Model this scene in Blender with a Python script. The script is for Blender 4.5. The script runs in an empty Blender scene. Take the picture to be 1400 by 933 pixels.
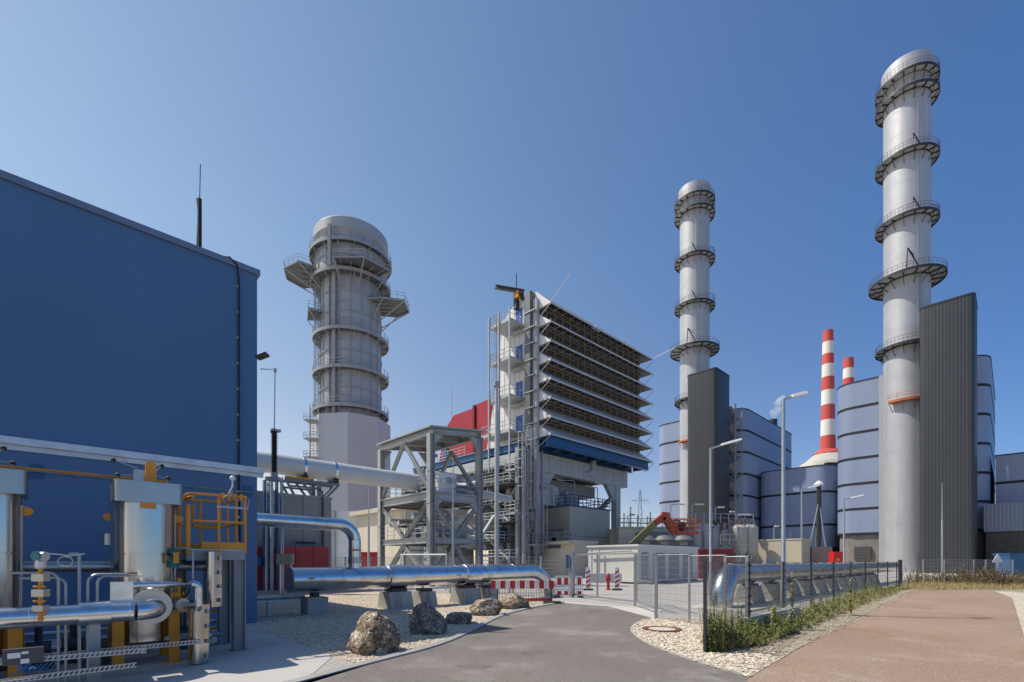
import bpy, math, random
from mathutils import Vector, Matrix, noise
R = math.radians
rnd = random.Random(11)
scene = bpy.context.scene
COL = scene.collection
F = 660.0; HOR = 768.0; CX = 700.0; EYE = 1.85
CS, SN = math.cos(R(43.95)), math.sin(R(43.95))
def W(u, v, z=0.0):                      # plant grid -> world
    return Vector((CS*u - SN*v, SN*u + CS*v, z))
def UV(p): return (CS*p[0] + SN*p[1], -SN*p[0] + CS*p[1])
def P(px, py, Y): return Vector(((px-CX)/F*Y, Y, EYE + (HOR-py)/F*Y))
def G(px, py, z=0.0):
    Y = (EYE-z)*F/(py-HOR); return Vector(((px-CX)/F*Y, Y, z))
def onu(px, v):
    r = (px-CX)/F; return v*(SN + CS*r)/(CS - SN*r)
def onv(px, u):
    r = (px-CX)/F; return u*(CS - SN*r)/(SN + CS*r)
def depth(u, v): return SN*u + CS*v
def zat(py, Y): return EYE + (HOR-py)/F*Y
def zuv(py, u, v): return zat(py, depth(u, v))

# ---------------------------------------------------------------- materials
MATS = {}
def mat(name, col, rough=0.6, metal=0.0, var=0.12, scale=1.5, fine=0.0, ribs=None, bump=0.0, bscale=20.0, spec=0.5,
        streak=0.0, stain=None, coat=0.0, vstreak=0.0):
    """Principled material: slow colour drift, fine grain, optional trapezoid ribs and weather streaks."""
    if name in MATS: return MATS[name]
    m = bpy.data.materials.new(name); m.use_nodes = True
    nt = m.node_tree; N, L = nt.nodes, nt.links
    b = N['Principled BSDF']
    b.inputs['Roughness'].default_value = rough; b.inputs['Metallic'].default_value = metal
    b.inputs['Specular IOR Level'].default_value = spec
    b.inputs['Coat Weight'].default_value = coat
    geo = N.new('ShaderNodeNewGeometry')
    def noise_tex(sc, det=3.0, vec=None):
        n = N.new('ShaderNodeTexNoise'); n.inputs['Scale'].default_value = sc; n.inputs['Detail'].default_value = det
        L.new(vec or geo.outputs['Position'], n.inputs['Vector']); return n.outputs['Fac']
    def mul(col_socket, fac, lo, hi):
        mr = N.new('ShaderNodeMapRange'); mr.inputs['From Min'].default_value = .3; mr.inputs['From Max'].default_value = .7
        mr.inputs['To Min'].default_value = lo; mr.inputs['To Max'].default_value = hi
        L.new(fac, mr.inputs['Value'])
        vm = N.new('ShaderNodeVectorMath'); vm.operation = 'SCALE'
        L.new(col_socket, vm.inputs[0]); L.new(mr.outputs['Result'], vm.inputs['Scale']); return vm.outputs[0]
    rgb = N.new('ShaderNodeRGB'); rgb.outputs[0].default_value = (*col, 1); c = rgb.outputs[0]
    if stain:
        mx = N.new('ShaderNodeMix'); mx.data_type = 'RGBA'
        mr = N.new('ShaderNodeMapRange'); mr.inputs['From Min'].default_value = stain[2]; mr.inputs['From Max'].default_value = stain[2]+.16
        L.new(noise_tex(stain[1], 5), mr.inputs['Value']); L.new(mr.outputs['Result'], mx.inputs['Factor'])
        L.new(c, mx.inputs['A']); mx.inputs['B'].default_value = (*stain[0], 1); c = mx.outputs['Result']
    if var: c = mul(c, noise_tex(scale, 4), 1-var, 1+var)
    if fine: c = mul(c, noise_tex(bscale, 3), 1-fine, 1+fine)
    if streak:
        mp = N.new('ShaderNodeMapping'); mp.inputs['Scale'].default_value = (1.6, 1.6, .06)
        L.new(geo.outputs['Position'], mp.inputs['Vector'])
        c = mul(c, noise_tex(1.0, 4, mp.outputs[0]), 1-streak, 1+streak*.6)
    L.new(c, b.inputs['Base Color'])
    nrm = None
    if ribs:
        dv, per, hgt = ribs
        d = N.new('ShaderNodeVectorMath'); d.operation = 'DOT_PRODUCT'; d.inputs[1].default_value = dv
        L.new(geo.outputs['Position'], d.inputs[0])
        k = N.new('ShaderNodeMath'); k.operation = 'MULTIPLY'; k.inputs[1].default_value = 2*math.pi/per; L.new(d.outputs['Value'], k.inputs[0])
        s = N.new('ShaderNodeMath'); s.operation = 'SINE'; L.new(k.outputs[0], s.inputs[0])
        mr = N.new('ShaderNodeMapRange'); mr.inputs['From Min'].default_value = -.35; mr.inputs['From Max'].default_value = .35; L.new(s.outputs[0], mr.inputs['Value'])
        bp = N.new('ShaderNodeBump'); bp.inputs['Distance'].default_value = hgt; bp.inputs['Strength'].default_value = 1
        L.new(mr.outputs['Result'], bp.inputs['Height']); nrm = bp.outputs[0]
    if bump:
        bp = N.new('ShaderNodeBump'); bp.inputs['Distance'].default_value = bump; bp.inputs['Strength'].default_value = .7
        L.new(noise_tex(bscale, 4), bp.inputs['Height'])
        if nrm: L.new(nrm, bp.inputs['Normal'])
        nrm = bp.outputs[0]
    if vstreak:
        mp = N.new('ShaderNodeMapping'); mp.inputs['Scale'].default_value = (4.5, 4.5, .015)
        L.new(geo.outputs['Position'], mp.inputs['Vector'])
        bp = N.new('ShaderNodeBump'); bp.inputs['Distance'].default_value = vstreak; bp.inputs['Strength'].default_value = 1
        L.new(noise_tex(1.0, .6, mp.outputs[0]), bp.inputs['Height'])
        if nrm: L.new(nrm, bp.inputs['Normal'])
        nrm = bp.outputs[0]
    if nrm: L.new(nrm, b.inputs['Normal'])
    if rough > .15:
        mr = N.new('ShaderNodeMapRange'); mr.inputs['To Min'].default_value = rough*.8; mr.inputs['To Max'].default_value = min(1, rough*1.2)
        L.new(noise_tex(scale*2.3, 3), mr.inputs['Value']); L.new(mr.outputs['Result'], b.inputs['Roughness'])
    MATS[name] = m; return m

# ---------------------------------------------------------------- mesh builder
class MB:
    def __init__(s): s.v = []; s.f = []
    def add(s, verts, faces):
        o = len(s.v); s.v.extend(Vector(x) for x in verts); s.f.extend(tuple(i+o for i in f) for f in faces); return s
    def hexa(s, q):                      # q: 8 corners, bottom 4 then top 4
        return s.add(q, [(3,2,1,0),(4,5,6,7),(0,1,5,4),(1,2,6,5),(2,3,7,6),(3,0,4,7)])
    def box(s, x0, x1, y0, y1, z0, z1):
        return s.hexa([(x0,y0,z0),(x1,y0,z0),(x1,y1,z0),(x0,y1,z0),(x0,y0,z1),(x1,y0,z1),(x1,y1,z1),(x0,y1,z1)])
    def ubox(s, u0, u1, v0, v1, z0, z1):
        return s.hexa([W(u0,v0,z0),W(u1,v0,z0),W(u1,v1,z0),W(u0,v1,z0),W(u0,v0,z1),W(u1,v0,z1),W(u1,v1,z1),W(u0,v1,z1)])
    def prism(s, pts, z0, z1, top=True):
        n = len(pts); a = [(p[0],p[1],z0) for p in pts]; b = [(p[0],p[1],z1) for p in pts]
        fs = [(i,(i+1)%n,n+(i+1)%n,n+i) for i in range(n)]
        if top: fs += [tuple(range(n-1,-1,-1)), tuple(range(n,2*n))]
        return s.add(a+b, fs)
    def extrude(s, pts, d):              # planar 3-D outline swept by vector d
        n = len(pts); d = Vector(d); a = [Vector(p) for p in pts]; b = [p+d for p in a]
        return s.add(a+b, [(i,(i+1)%n,n+(i+1)%n,n+i) for i in range(n)]+[tuple(range(n-1,-1,-1)), tuple(range(n,2*n))])
    def bar(s, a, b, w=.1, h=None, up=(0,0,1)):   # rectangular bar
        a, b = Vector(a), Vector(b); h = w if h is None else h
        d = (b-a).normalized(); up = Vector(up)
        if abs(d.dot(up)) > .98: up = Vector((CS, SN, 0))
        x = d.cross(up).normalized()*w/2; y = x.cross(d).normalized()*h/2
        return s.hexa([a-x-y,a+x-y,a+x+y,a-x+y,b-x-y,b+x-y,b+x+y,b-x+y])
    def ibeam(s, a, b, w=.3, h=.3, t=.03, up=(0,0,1)):
        a, b = Vector(a), Vector(b); d = (b-a).normalized(); up = Vector(up)
        if abs(d.dot(up)) > .98: up = Vector((CS, SN, 0))
        x = d.cross(up).normalized(); y = x.cross(d).normalized()
        for k in (-1, 1): s.bar(a+y*k*(h-t)/2, b+y*k*(h-t)/2, w, t, y)
        s.bar(a, b, t, h-2*t-.002, y); return s
    def tube(s, pts, r, n=8, cap=True, closed=False):
        pts = [Vector(p) for p in pts]; m = len(pts)
        rr = r if isinstance(r, (list, tuple)) else [r]*m
        tang = []
        for i in range(m):
            if closed: t = (pts[(i+1)%m]-pts[i-1])
            elif i == 0: t = pts[1]-pts[0]
            elif i == m-1: t = pts[-1]-pts[-2]
            else:
                t = (pts[i+1]-pts[i]).normalized()+(pts[i]-pts[i-1]).normalized()
            if t.length < 1e-9: t = pts[min(i+1,m-1)]-pts[max(i-1,0)]
            tang.append(t.normalized())
        t0 = tang[0]; up = Vector((0,0,1)) if abs(t0.z) < .9 else Vector((1,0,0))
        x = t0.cross(up).normalized(); vs = []
        for i in range(m):
            t = tang[i]; x = (x - t*x.dot(t))
            if x.length < 1e-6: x = t.orthogonal()
            x.normalize(); y = t.cross(x)
            k = 1.0
            if 0 < i < m-1 and not closed:
                cc = max(.5, (pts[i+1]-pts[i]).normalized().dot(t)) if (pts[i+1]-pts[i]).length > 1e-9 else 1; k = 1/cc
            for j in range(n):
                a = 2*math.pi*j/n; vs.append(pts[i] + (x*math.cos(a)+y*math.sin(a))*rr[i])
        fs = []
        for i in range(m if closed else m-1):
            i2 = (i+1)%m
            for j in range(n): fs.append((i*n+j, i*n+(j+1)%n, i2*n+(j+1)%n, i2*n+j))
        if cap and not closed: fs += [tuple(range(n-1,-1,-1)), tuple(range((m-1)*n, m*n))]
        return s.add(vs, fs)
    def lathe(s, c, prof, n=32, cap=True, a0=0, a1=None):   # prof: (r, z) upward about a vertical axis at c
        c = Vector(c); full = a1 is None; a1 = a0+2*math.pi if full else a1
        k = n if full else n+1; vs = []
        for r, z in prof:
            for j in range(k):
                a = a0+(a1-a0)*j/n; vs.append((c.x+r*math.cos(a), c.y+r*math.sin(a), c.z+z))
        fs = []
        for i in range(len(prof)-1):
            for j in range(n if full else n):
                j2 = (j+1)%k; fs.append((i*k+j, i*k+j2, (i+1)*k+j2, (i+1)*k+j))
        if cap and full:
            if prof[0][0] > 0: fs.append(tuple(range(k-1,-1,-1)))
            if prof[-1][0] > 0: fs.append(tuple(range((len(prof)-1)*k, len(prof)*k)))
        return s.add(vs, fs)
    def ring(s, c, r0, r1, z0, z1, n=40, a0=0, a1=None):
        c = Vector(c); full = a1 is None; a1 = a0+2*math.pi if full else a1; k = n if full else n+1; vs = []
        for r, z in ((r0,z0),(r1,z0),(r1,z1),(r0,z1)):
            for j in range(k):
                a = a0+(a1-a0)*j/n; vs.append((c.x+r*math.cos(a), c.y+r*math.sin(a), c.z+z))
        fs = []
        for i in range(4):
            i2 = (i+1)%4
            for j in range(n):
                j2 = (j+1)%k; fs.append((i*k+j, i*k+j2, i2*k+j2, i2*k+j))
        if not full: fs += [(0,k,2*k,3*k), (3*k+n,2*k+n,k+n,n)]
        return s.add(vs, fs)
    def rail(s, pts, h=1.1, rails=(1.0,.5), gap=1.2, r=.025, toe=0, n=4, closed=False):
        pts = [Vector(p) for p in pts]
        if closed: pts = pts+[pts[0]]
        for q in rails:
            for a, b in zip(pts[:-1], pts[1:]): s.tube([a+Vector((0,0,h*q)), b+Vector((0,0,h*q))], r, n)
        acc = 0; s.tube([pts[0], pts[0]+Vector((0,0,h))], r, n)
        for a, b in zip(pts[:-1], pts[1:]):
            d = (b-a).length; k = max(1, round(d/gap))
            for i in range(1, k+1): p = a.lerp(b, i/k); s.tube([p, p+Vector((0,0,h))], r, n)
            if toe: s.bar(a+Vector((0,0,toe/2)), b+Vector((0,0,toe/2)), .015, toe)
        return s
    def ladder(s, a, b, side, w=.5, r=.03, step=.35, cage=None):
        a, b, side = Vector(a), Vector(b), Vector(side).normalized()
        for k in (-1, 1): s.tube([a+side*k*w/2, b+side*k*w/2], r, 4)
        n = int((b-a).length/step)
        for i in range(1, n): p = a.lerp(b, i/n); s.tube([p-side*w/2, p+side*w/2], r*.7, 4)
        if cage:
            out = Vector(cage).normalized(); m = max(2, int((b-a).length/1.0))
            for i in range(2, m+1):
                p = a.lerp(b, i/m); s.tube([p+side*w*.7*math.cos(t)+out*.75*math.sin(t) for t in [math.pi*j/8 for j in range(9)]], r*.7, 4)
            for t in (.25, .5, .75):
                o = side*w*.7*math.cos(math.pi*t)+out*.75*math.sin(math.pi*t); s.tube([a.lerp(b, 2/m)+o, b+o], r*.6, 4)
        return s
    def blob(s, c, rad, sub=2, amp=.2, freq=1.0, seed=0, facet=0.0):
        import bmesh
        bm = bmesh.new(); bmesh.ops.create_icosphere(bm, subdivisions=sub, radius=1)
        off = Vector((seed*7.3, seed*3.1, seed*1.7)); c = Vector(c); vs = []
        for v in bm.verts:
            n = noise.noise(v.co*freq+off)+.5*noise.noise(v.co*freq*2.3+off)
            vs.append(c+Vector((v.co.x*rad[0], v.co.y*rad[1], v.co.z*rad[2]))*(1+amp*n))
        s.add(vs, [tuple(x.index for x in f.verts) for f in bm.faces]); bm.free(); return s
    def build(s, name, m, parent=None, smooth=True, base=None, label=None, ang=32):
        me = bpy.data.meshes.new(name)
        if parent is not None:
            rt = parent
            while rt.parent: rt = rt.parent
            o0 = rt.location.copy()
        elif base is not None: o0 = Vector(base)
        else:
            xs = [p.x for p in s.v]; ys = [p.y for p in s.v]; zs = [p.z for p in s.v]
            o0 = Vector(((min(xs)+max(xs))/2, (min(ys)+max(ys))/2, min(zs)))
        me.from_pydata([tuple(p-o0) for p in s.v], [], s.f); me.update()
        if smooth:
            me.polygons.foreach_set('use_smooth', [True]*len(me.polygons)); me.set_sharp_from_angle(angle=R(ang))
        me.materials.append(m)
        o = bpy.data.objects.new(name, me); COL.objects.link(o)
        if parent is None: o.location = o0
        else: o.parent = parent
        if label: o['label'] = label
        return o
def tag(o, label=None, cat=None, group=None, kind=None):
    if label: o['label'] = label
    if cat: o['category'] = cat
    if group: o['group'] = group
    if kind: o['kind'] = kind
    return o
def thing(name, label, cat, loc=(0,0,0), group=None):
    o = bpy.data.objects.new(name, None); COL.objects.link(o); o.location = loc; o.empty_display_size = .3
    return tag(o, label, cat, group, 'thing')
def dup(root, loc, label=None, rz=None, scale=None):
    r = root.copy(); COL.objects.link(r); r.location = loc
    if rz is not None: r.rotation_euler = (0,0,rz)
    if scale is not None: r.scale = scale if hasattr(scale, '__len__') else (scale,)*3
    if label: r['label'] = label
    for ch in list(root.children):
        c = ch.copy(); COL.objects.link(c); c.parent = r
        for g in list(ch.children):
            d = g.copy(); COL.objects.link(d); d.parent = c
    return r
def fillet(pts, rad, n=8):               # polyline with rounded corners
    pts = [Vector(p) for p in pts]; out = [pts[0]]
    for i in range(1, len(pts)-1):
        a, b, c = pts[i-1], pts[i], pts[i+1]; d1 = (a-b).normalized(); d2 = (c-b).normalized()
        ang = d1.angle(d2); t = rad/math.tan(ang/2); cen = b+(d1+d2).normalized()*rad/math.sin(ang/2)
        p0, p1 = b+d1*t, b+d2*t
        for k in range(n+1):
            q = cen+((p0-cen).lerp(p1-cen, k/n)).normalized()*rad; out.append(q)
    out.append(pts[-1]); return out
def clad(path, r, seam=1.4, lap=.006, sleeves=()):   # insulated pipe: short laps, thick sleeves -> (points, radii)
    pts, rr = [], []; acc = 0; nxt = seam
    for i in range(len(path)):
        p = path[i]
        if i:
            a = path[i-1]; d = (p-a).length
            while acc+d > nxt:
                q = a.lerp(p, (nxt-acc)/d); e = (p-a).normalized()
                for off, rad in ((-.03, r), (-.025, r+lap), (.025, r+lap), (.03, r)): pts.append(q+e*off); rr.append(rad)
                nxt += seam
            acc += d
        pts.append(p); rr.append(r)
    return pts, rr
def rrect(u0, u1, v0, v1, rad, n=6):     # rounded rectangle on the plant grid, world xy
    out = []
    for cu, cv, a in ((u1-rad, v1-rad, 0), (u0+rad, v1-rad, 90), (u0+rad, v0+rad, 180), (u1-rad, v0+rad, 270)):
        for k in range(n+1):
            t = R(a+90*k/n); out.append(W(cu+rad*math.cos(t), cv+rad*math.sin(t)))
    return out

EX = Vector((CS, SN, 0)); EV = Vector((-SN, CS, 0)); EZ = Vector((0,0,1))
# palette
GREY = mat('grey_painted_steel', (.30,.31,.32), .45, .0, .08, 2, streak=.06)
LGREY = mat('light_grey_steel', (.40,.42,.43), .45, .0, .08, 2, streak=.06)
GALV = mat('galvanised_steel', (.42,.43,.44), .42, .75, .10, 6)
DARK = mat('dark_steel', (.035,.038,.042), .5, .2, .1, 3)
RUSTY = mat('red_brown_rail_paint', (.10,.05,.05), .55, 0, .1, 3)
ALU = mat('bright_aluminium_cladding', (.70,.70,.69), .24, 1.0, .10, 1.4, bump=.007, bscale=3.2, stain=((.48,.47,.45), 2.0, .56))
ALUD = mat('dull_aluminium_cladding', (.42,.42,.41), .33, 1.0, .06, .9, bump=.004, bscale=2.0)
ALUV = mat('vessel_aluminium_jacket', (.56,.54,.51), .20, 1.0, .06, 1.2, vstreak=.05)
WHITE = mat('white_coated_sheet', (.66,.67,.67), .5, 0, .05, 1, streak=.07)
WPIPE = mat('off_white_pipe_paint', (.60,.60,.57), .38, 0, .05, .6, streak=.05)
ORANGE = mat('yellow_orange_paint', (.66,.27,.015), .42, 0, .08, 4)
BLACK = mat('black_rubber', (.012,.012,.013), .55, 0, .1, 4)
CONC = mat('concrete_block', (.36,.35,.33), .85, 0, .12, 2.5, fine=.10, bump=.004, bscale=40)
BEIGE = mat('beige_render', (.60,.54,.42), .75, 0, .05, .5, streak=.05)
BEIGED = mat('beige_roof_edge', (.52,.46,.36), .7, 0, .06, .8)
RED = mat('crimson_cladding', (.36,.02,.035), .45, 0, .06, .4, ribs=((-SN,CS,0), .6, .02))
REDP = mat('red_paint', (.42,.02,.02), .4, 0, .08, 1)
NAVY = mat('blue_steel_paint', (.02,.09,.22), .4, 0, .08, 1)
BLUEDOOR = mat('blue_door_paint', (.03,.10,.36), .4, 0, .05, 1)
# ---------------------------------------------------------------- world, sun, camera
w = bpy.data.worlds.new('World'); scene.world = w; w.use_nodes = True
nt = w.node_tree; bg = nt.nodes['Background']
sky = nt.nodes.new('ShaderNodeTexSky'); sky.sky_type = 'NISHITA'; sky.sun_disc = False
SUN_EL, SUN_AZ = R(54), math.atan2(-.987, .16)      # azimuth measured from +Y towards +X
sky.sun_elevation = SUN_EL; sky.sun_rotation = SUN_AZ; sky.altitude = 400; sky.air_density = 1.0; sky.dust_density = .25; sky.ozone_density = 4.5
# aerosol whitening of the sky towards the sun's side, deeper blue away from it (a function of the world direction only)
tc = nt.nodes.new('ShaderNodeTexCoord'); dt = nt.nodes.new('ShaderNodeVectorMath'); dt.operation = 'DOT_PRODUCT'; dt.inputs[1].default_value = (-.987, .16, 0)
nt.links.new(tc.outputs['Generated'], dt.inputs[0])
sc_ = nt.nodes.new('ShaderNodeVectorMath'); sc_.operation = 'SCALE'; sc_.inputs[0].default_value = (.75, .40, 0); nt.links.new(dt.outputs['Value'], sc_.inputs['Scale'])
ad = nt.nodes.new('ShaderNodeVectorMath'); ad.operation = 'ADD'; ad.inputs[1].default_value = (1.0, 1.02, 1.0); nt.links.new(sc_.outputs[0], ad.inputs[0])
ml = nt.nodes.new('ShaderNodeVectorMath'); ml.operation = 'MULTIPLY'; nt.links.new(sky.outputs[0], ml.inputs[0]); nt.links.new(ad.outputs[0], ml.inputs[1])
sx_ = nt.nodes.new('ShaderNodeSeparateXYZ'); nt.links.new(tc.outputs['Generated'], sx_.inputs[0])      # milky air low over the horizon
hz_ = nt.nodes.new('ShaderNodeMapRange'); hz_.inputs['From Min'].default_value = .12; hz_.inputs['From Max'].default_value = .52; nt.links.new(sx_.outputs['Z'], hz_.inputs['Value'])
hm = nt.nodes.new('ShaderNodeMix'); hm.data_type = 'VECTOR'; hm.inputs[4].default_value = (1.0, .80, .77); hm.inputs[5].default_value = (1, 1, 1); nt.links.new(hz_.outputs['Result'], hm.inputs[0])
m2 = nt.nodes.new('ShaderNodeVectorMath'); m2.operation = 'MULTIPLY'; nt.links.new(ml.outputs[0], m2.inputs[0]); nt.links.new(hm.outputs[1], m2.inputs[1])
nt.links.new(m2.outputs[0], bg.inputs['Color']); bg.inputs['Strength'].default_value = .15
sl = bpy.data.lights.new('sun', 'SUN'); sl.energy = 4.8; sl.angle = R(.53); sl.color = (1, .915, .79)
so = bpy.data.objects.new('sun', sl); COL.objects.link(so)
sd = Vector((math.sin(SUN_AZ)*math.cos(SUN_EL), math.cos(SUN_AZ)*math.cos(SUN_EL), math.sin(SUN_EL)))
so.rotation_euler = sd.to_track_quat('Z', 'Y').to_euler(); so.location = (-60, 10, 90)
cam = bpy.data.cameras.new('camera'); co = bpy.data.objects.new('camera', cam); COL.objects.link(co)
co.location = (0, 0, EYE); co.rotation_euler = (R(90), 0, 0)
cam.sensor_width = 36; cam.lens = F/1400*36; cam.clip_end = 6000; cam.clip_start = .05
cam.shift_y = (HOR-466.5)/1400
scene.camera = co
vs = scene.view_settings; vs.view_transform = 'Standard'; vs.look = 'None'; vs.exposure = 0; vs.gamma = 1
scene.cycles.max_bounces = 6; scene.cycles.use_denoising = True
scene.cycles.volume_bounces = 1

# ---------------------------------------------------------------- ground
def ground_mat(name, c1, c2, big=.15, fine=60, amount=.18, bump=.004, rough=.9, patch=None, joints=None, vor=None):
    m = bpy.data.materials.new(name); m.use_nodes = True; nt = m.node_tree; N, L = nt.nodes, nt.links; b = N['Principled BSDF']
    b.inputs['Roughness'].default_value = rough; b.inputs['Specular IOR Level'].default_value = .3
    geo = N.new('ShaderNodeNewGeometry')
    def nz(sc, d=5, rg=.55):
        n = N.new('ShaderNodeTexNoise'); n.inputs['Scale'].default_value = sc; n.inputs['Detail'].default_value = d; n.inputs['Roughness'].default_value = rg
        L.new(geo.outputs['Position'], n.inputs['Vector']); return n.outputs['Fac']
    def rng(f, a, b_, lo, hi):
        r = N.new('ShaderNodeMapRange'); r.inputs[1].default_value = a; r.inputs[2].default_value = b_; r.inputs[3].default_value = lo; r.inputs[4].default_value = hi
        L.new(f, r.inputs[0]); return r.outputs[0]
    def mix(f, a, b_, kind='MIX'):
        x = N.new('ShaderNodeMix'); x.data_type = 'RGBA'; x.blend_type = kind
        if hasattr(f, 'node'): L.new(f, x.inputs['Factor'])
        else: x.inputs['Factor'].default_value = f
        for q, i in ((a, 'A'), (b_, 'B')):
            if hasattr(q, 'node'): L.new(q, x.inputs[i])
            else: x.inputs[i].default_value = (*q, 1)
        return x.outputs['Result']
    c = mix(rng(nz(big), .35, .65, 0, 1), c1, c2)
    if patch:
        for pc, ps, th in patch: c = mix(rng(nz(ps, 6, .65), th, th+.12, 0, .75), c, pc)
    h = nz(fine, 3)
    g = N.new('ShaderNodeVectorMath'); g.operation = 'SCALE'; L.new(c, g.inputs[0])
    src = h
    if vor:
        v = N.new('ShaderNodeTexVoronoi'); v.inputs['Scale'].default_value = vor; L.new(geo.outputs['Position'], v.inputs['Vector'])
        sep = N.new('ShaderNodeSeparateColor'); L.new(v.outputs['Color'], sep.inputs[0])
        L.new(rng(sep.outputs[0], 0, 1, 1-amount*1.6, 1+amount), g.inputs['Scale']); src = v.outputs['Distance']
    else: L.new(rng(h, .25, .75, 1-amount, 1+amount), g.inputs['Scale'])
    c = g.outputs[0]
    bp = N.new('ShaderNodeBump'); bp.inputs['Distance'].default_value = bump; bp.invert = bool(vor); L.new(src, bp.inputs['Height'])
    if joints:
        br = N.new('ShaderNodeTexBrick'); mp = N.new('ShaderNodeMapping'); mp.inputs['Rotation'].default_value = (0, 0, joints[2])
        L.new(geo.outputs['Position'], mp.inputs['Vector']); L.new(mp.outputs[0], br.inputs['Vector'])
        br.inputs['Scale'].default_value = 1; br.inputs['Brick Width'].default_value = joints[0]; br.inputs['Row Height'].default_value = joints[1]; br.offset = joints[4] if len(joints) > 4 else 0
        br.inputs['Mortar Size'].default_value = joints[3]; br.inputs['Color1'].default_value = (1,1,1,1); br.inputs['Color2'].default_value = (.9,.9,.9,1); br.inputs['Mortar'].default_value = (.45,.45,.45,1)
        c = mix(1.0, c, br.outputs['Color'], 'MULTIPLY')
    L.new(c, b.inputs['Base Color']); L.new(bp.outputs[0], b.inputs['Normal']); MATS[name] = m; return m
M_YARD = ground_mat('yard_concrete', (.37,.355,.33), (.44,.42,.39), .08, 30, .10, .002, .85)
M_ASPH = ground_mat('grey_asphalt', (.172,.153,.135), (.215,.192,.168), .22, 55, .5, .004, .92, patch=[((.30,.275,.25), .45, .52), ((.10,.093,.088), .8, .58)])
M_PATH = ground_mat('reddish_asphalt', (.30,.208,.148), (.345,.252,.185), .3, 50, .55, .005, .92, patch=[((.29,.165,.10), .35, .55), ((.38,.31,.255), .6, .57)])
M_GRAV = ground_mat('pale_gravel', (.62,.545,.43), (.68,.60,.48), .4, 60, .30, .03, .95, vor=26)
M_GRAVL = ground_mat('grey_gravel', (.56,.48,.37), (.64,.555,.435), .4, 60, .32, .03, .95, vor=24)
M_SOIL = ground_mat('verge_soil', (.30,.25,.17), (.44,.38,.28), 1.6, 30, .45, .03, .95, patch=[((.10,.115,.04), 1.3, .52),((.20,.15,.09), 2.5, .56)])
M_APRON = ground_mat('apron_concrete', (.42,.40,.37), (.50,.475,.44), .3, 40, .10, .002, .8, patch=[((.33,.315,.29), .8, .6)])
M_PAVE = ground_mat('block_paving', (.42,.39,.34), (.50,.465,.41), .6, 40, .12, .003, .85, joints=(.20,.10,R(46),.006,.5))
M_STRIP = ground_mat('pale_concrete_strip', (.50,.47,.42), (.57,.54,.49), .3, 30, .10, .002, .85)
M_SLAB = ground_mat('worn_concrete', (.36,.35,.33), (.43,.42,.40), .5, 30, .12, .002, .85)

def sheet(name, pts, z, m, kind='structure'):
    mb = MB(); n = len(pts); mb.add([(p[0], p[1], z) for p in pts], [tuple(range(n))])
    o = mb.build(name, m, smooth=False, base=(0,0,0)); o['kind'] = kind
    me = o.data
    if me.polygons[0].normal.z < 0: me.flip_normals()
    return o
sheet('ground', [(-3000,-400),(3000,-400),(3000,4500),(-3000,4500)], 0, M_YARD)
def smooth(pts, k=6):                    # Catmull-Rom through 2-D points
    pts = [Vector((p[0], p[1])) for p in pts]; out = []
    for i in range(len(pts)-1):
        a = pts[i-1] if i else pts[0]*2-pts[1]; b, c = pts[i], pts[i+1]; d = pts[i+2] if i+2 < len(pts) else pts[-1]*2-pts[-2]
        for j in range(k):
            t = j/k; out.append(.5*((2*b)+(c-a)*t+(2*a-5*b+4*c-d)*t*t+(3*b-a-3*c+d)*t**3))
    out.append(pts[-1]); return out
gp = lambda L: [G(x, y).xy for x, y in L]
KERB = smooth(gp([(300,972),(360,948),(420,932),(520,905),(585,888),(620,876),(650,862),(680,846),(706,837),(740,829.5),(772,824)]))
ISLE = smooth(gp([(897,846),(880,848.5),(868,854),(862.5,860),(864,866),(872,873),(886,881),(905,889.5),(935,900),(965,909.5),(1000,919.5),(1024,927)]))
road_near = [Vector(p) for p in ((3.1,6.6),(3.4,5.2),(2.2,-6),(-9,-6),(-6.2,5.0))]
sheet('access_road', KERB + gp([(832,829),(896,838)]) + ISLE + road_near, .004, M_ASPH)
sheet('concrete_strip', gp([(764,822.5),(905,834),(897,847),(832,829.5),(772,825)]), .008, M_STRIP)
# reddish cycle path
PL = gp([(1024,928),(1080,894),(1120,871.5),(1190,836),(1232,814.5),(1252,807.5)]); PR = gp([(1393,812),(1384,818),(1392,843),(1402,876)])
sheet('cycle_path', [Vector((2.2,-6)), Vector((3.4,5.2)), Vector((3.1,6.6))] + PL + gp([(1300,806.5),(1360,808)]) + PR + [Vector((11.2,10.2)), Vector((8.2,6.5)), Vector((3.4,1.2)), Vector((-2,-6))], .008, M_PATH)
# pale gravel island and the verge behind it
sheet('gravel_island', ISLE + PL[1:3] + gp([(1060,880),(1000,893),(962,893)]) + gp([(1028,866),(1000,850),(950,846)]), .012, M_GRAV)
sheet('verge', gp([(962,893),(1000,897),(1035,900),(1075,897)]) + PL[1:] + gp([(1300,806),(1360,807),(1395,811),(1470,811),(1470,796),(1380,792),(1240,797),(1200,806),(1120,833),(1028,866)]), .016, M_SOIL)
sheet('roadside_gravel', gp([(1384,818),(1392,843),(1402,876)]) + [Vector((11.2,10.2)), Vector((16,8)), Vector((34,26)), Vector((30,30))], .012, M_GRAV)
sheet('far_gravel', gp([(1240,797),(1262,782),(1300,779),(1330,783),(1335,793),(1300,797)]), .020, M_GRAV)
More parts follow.
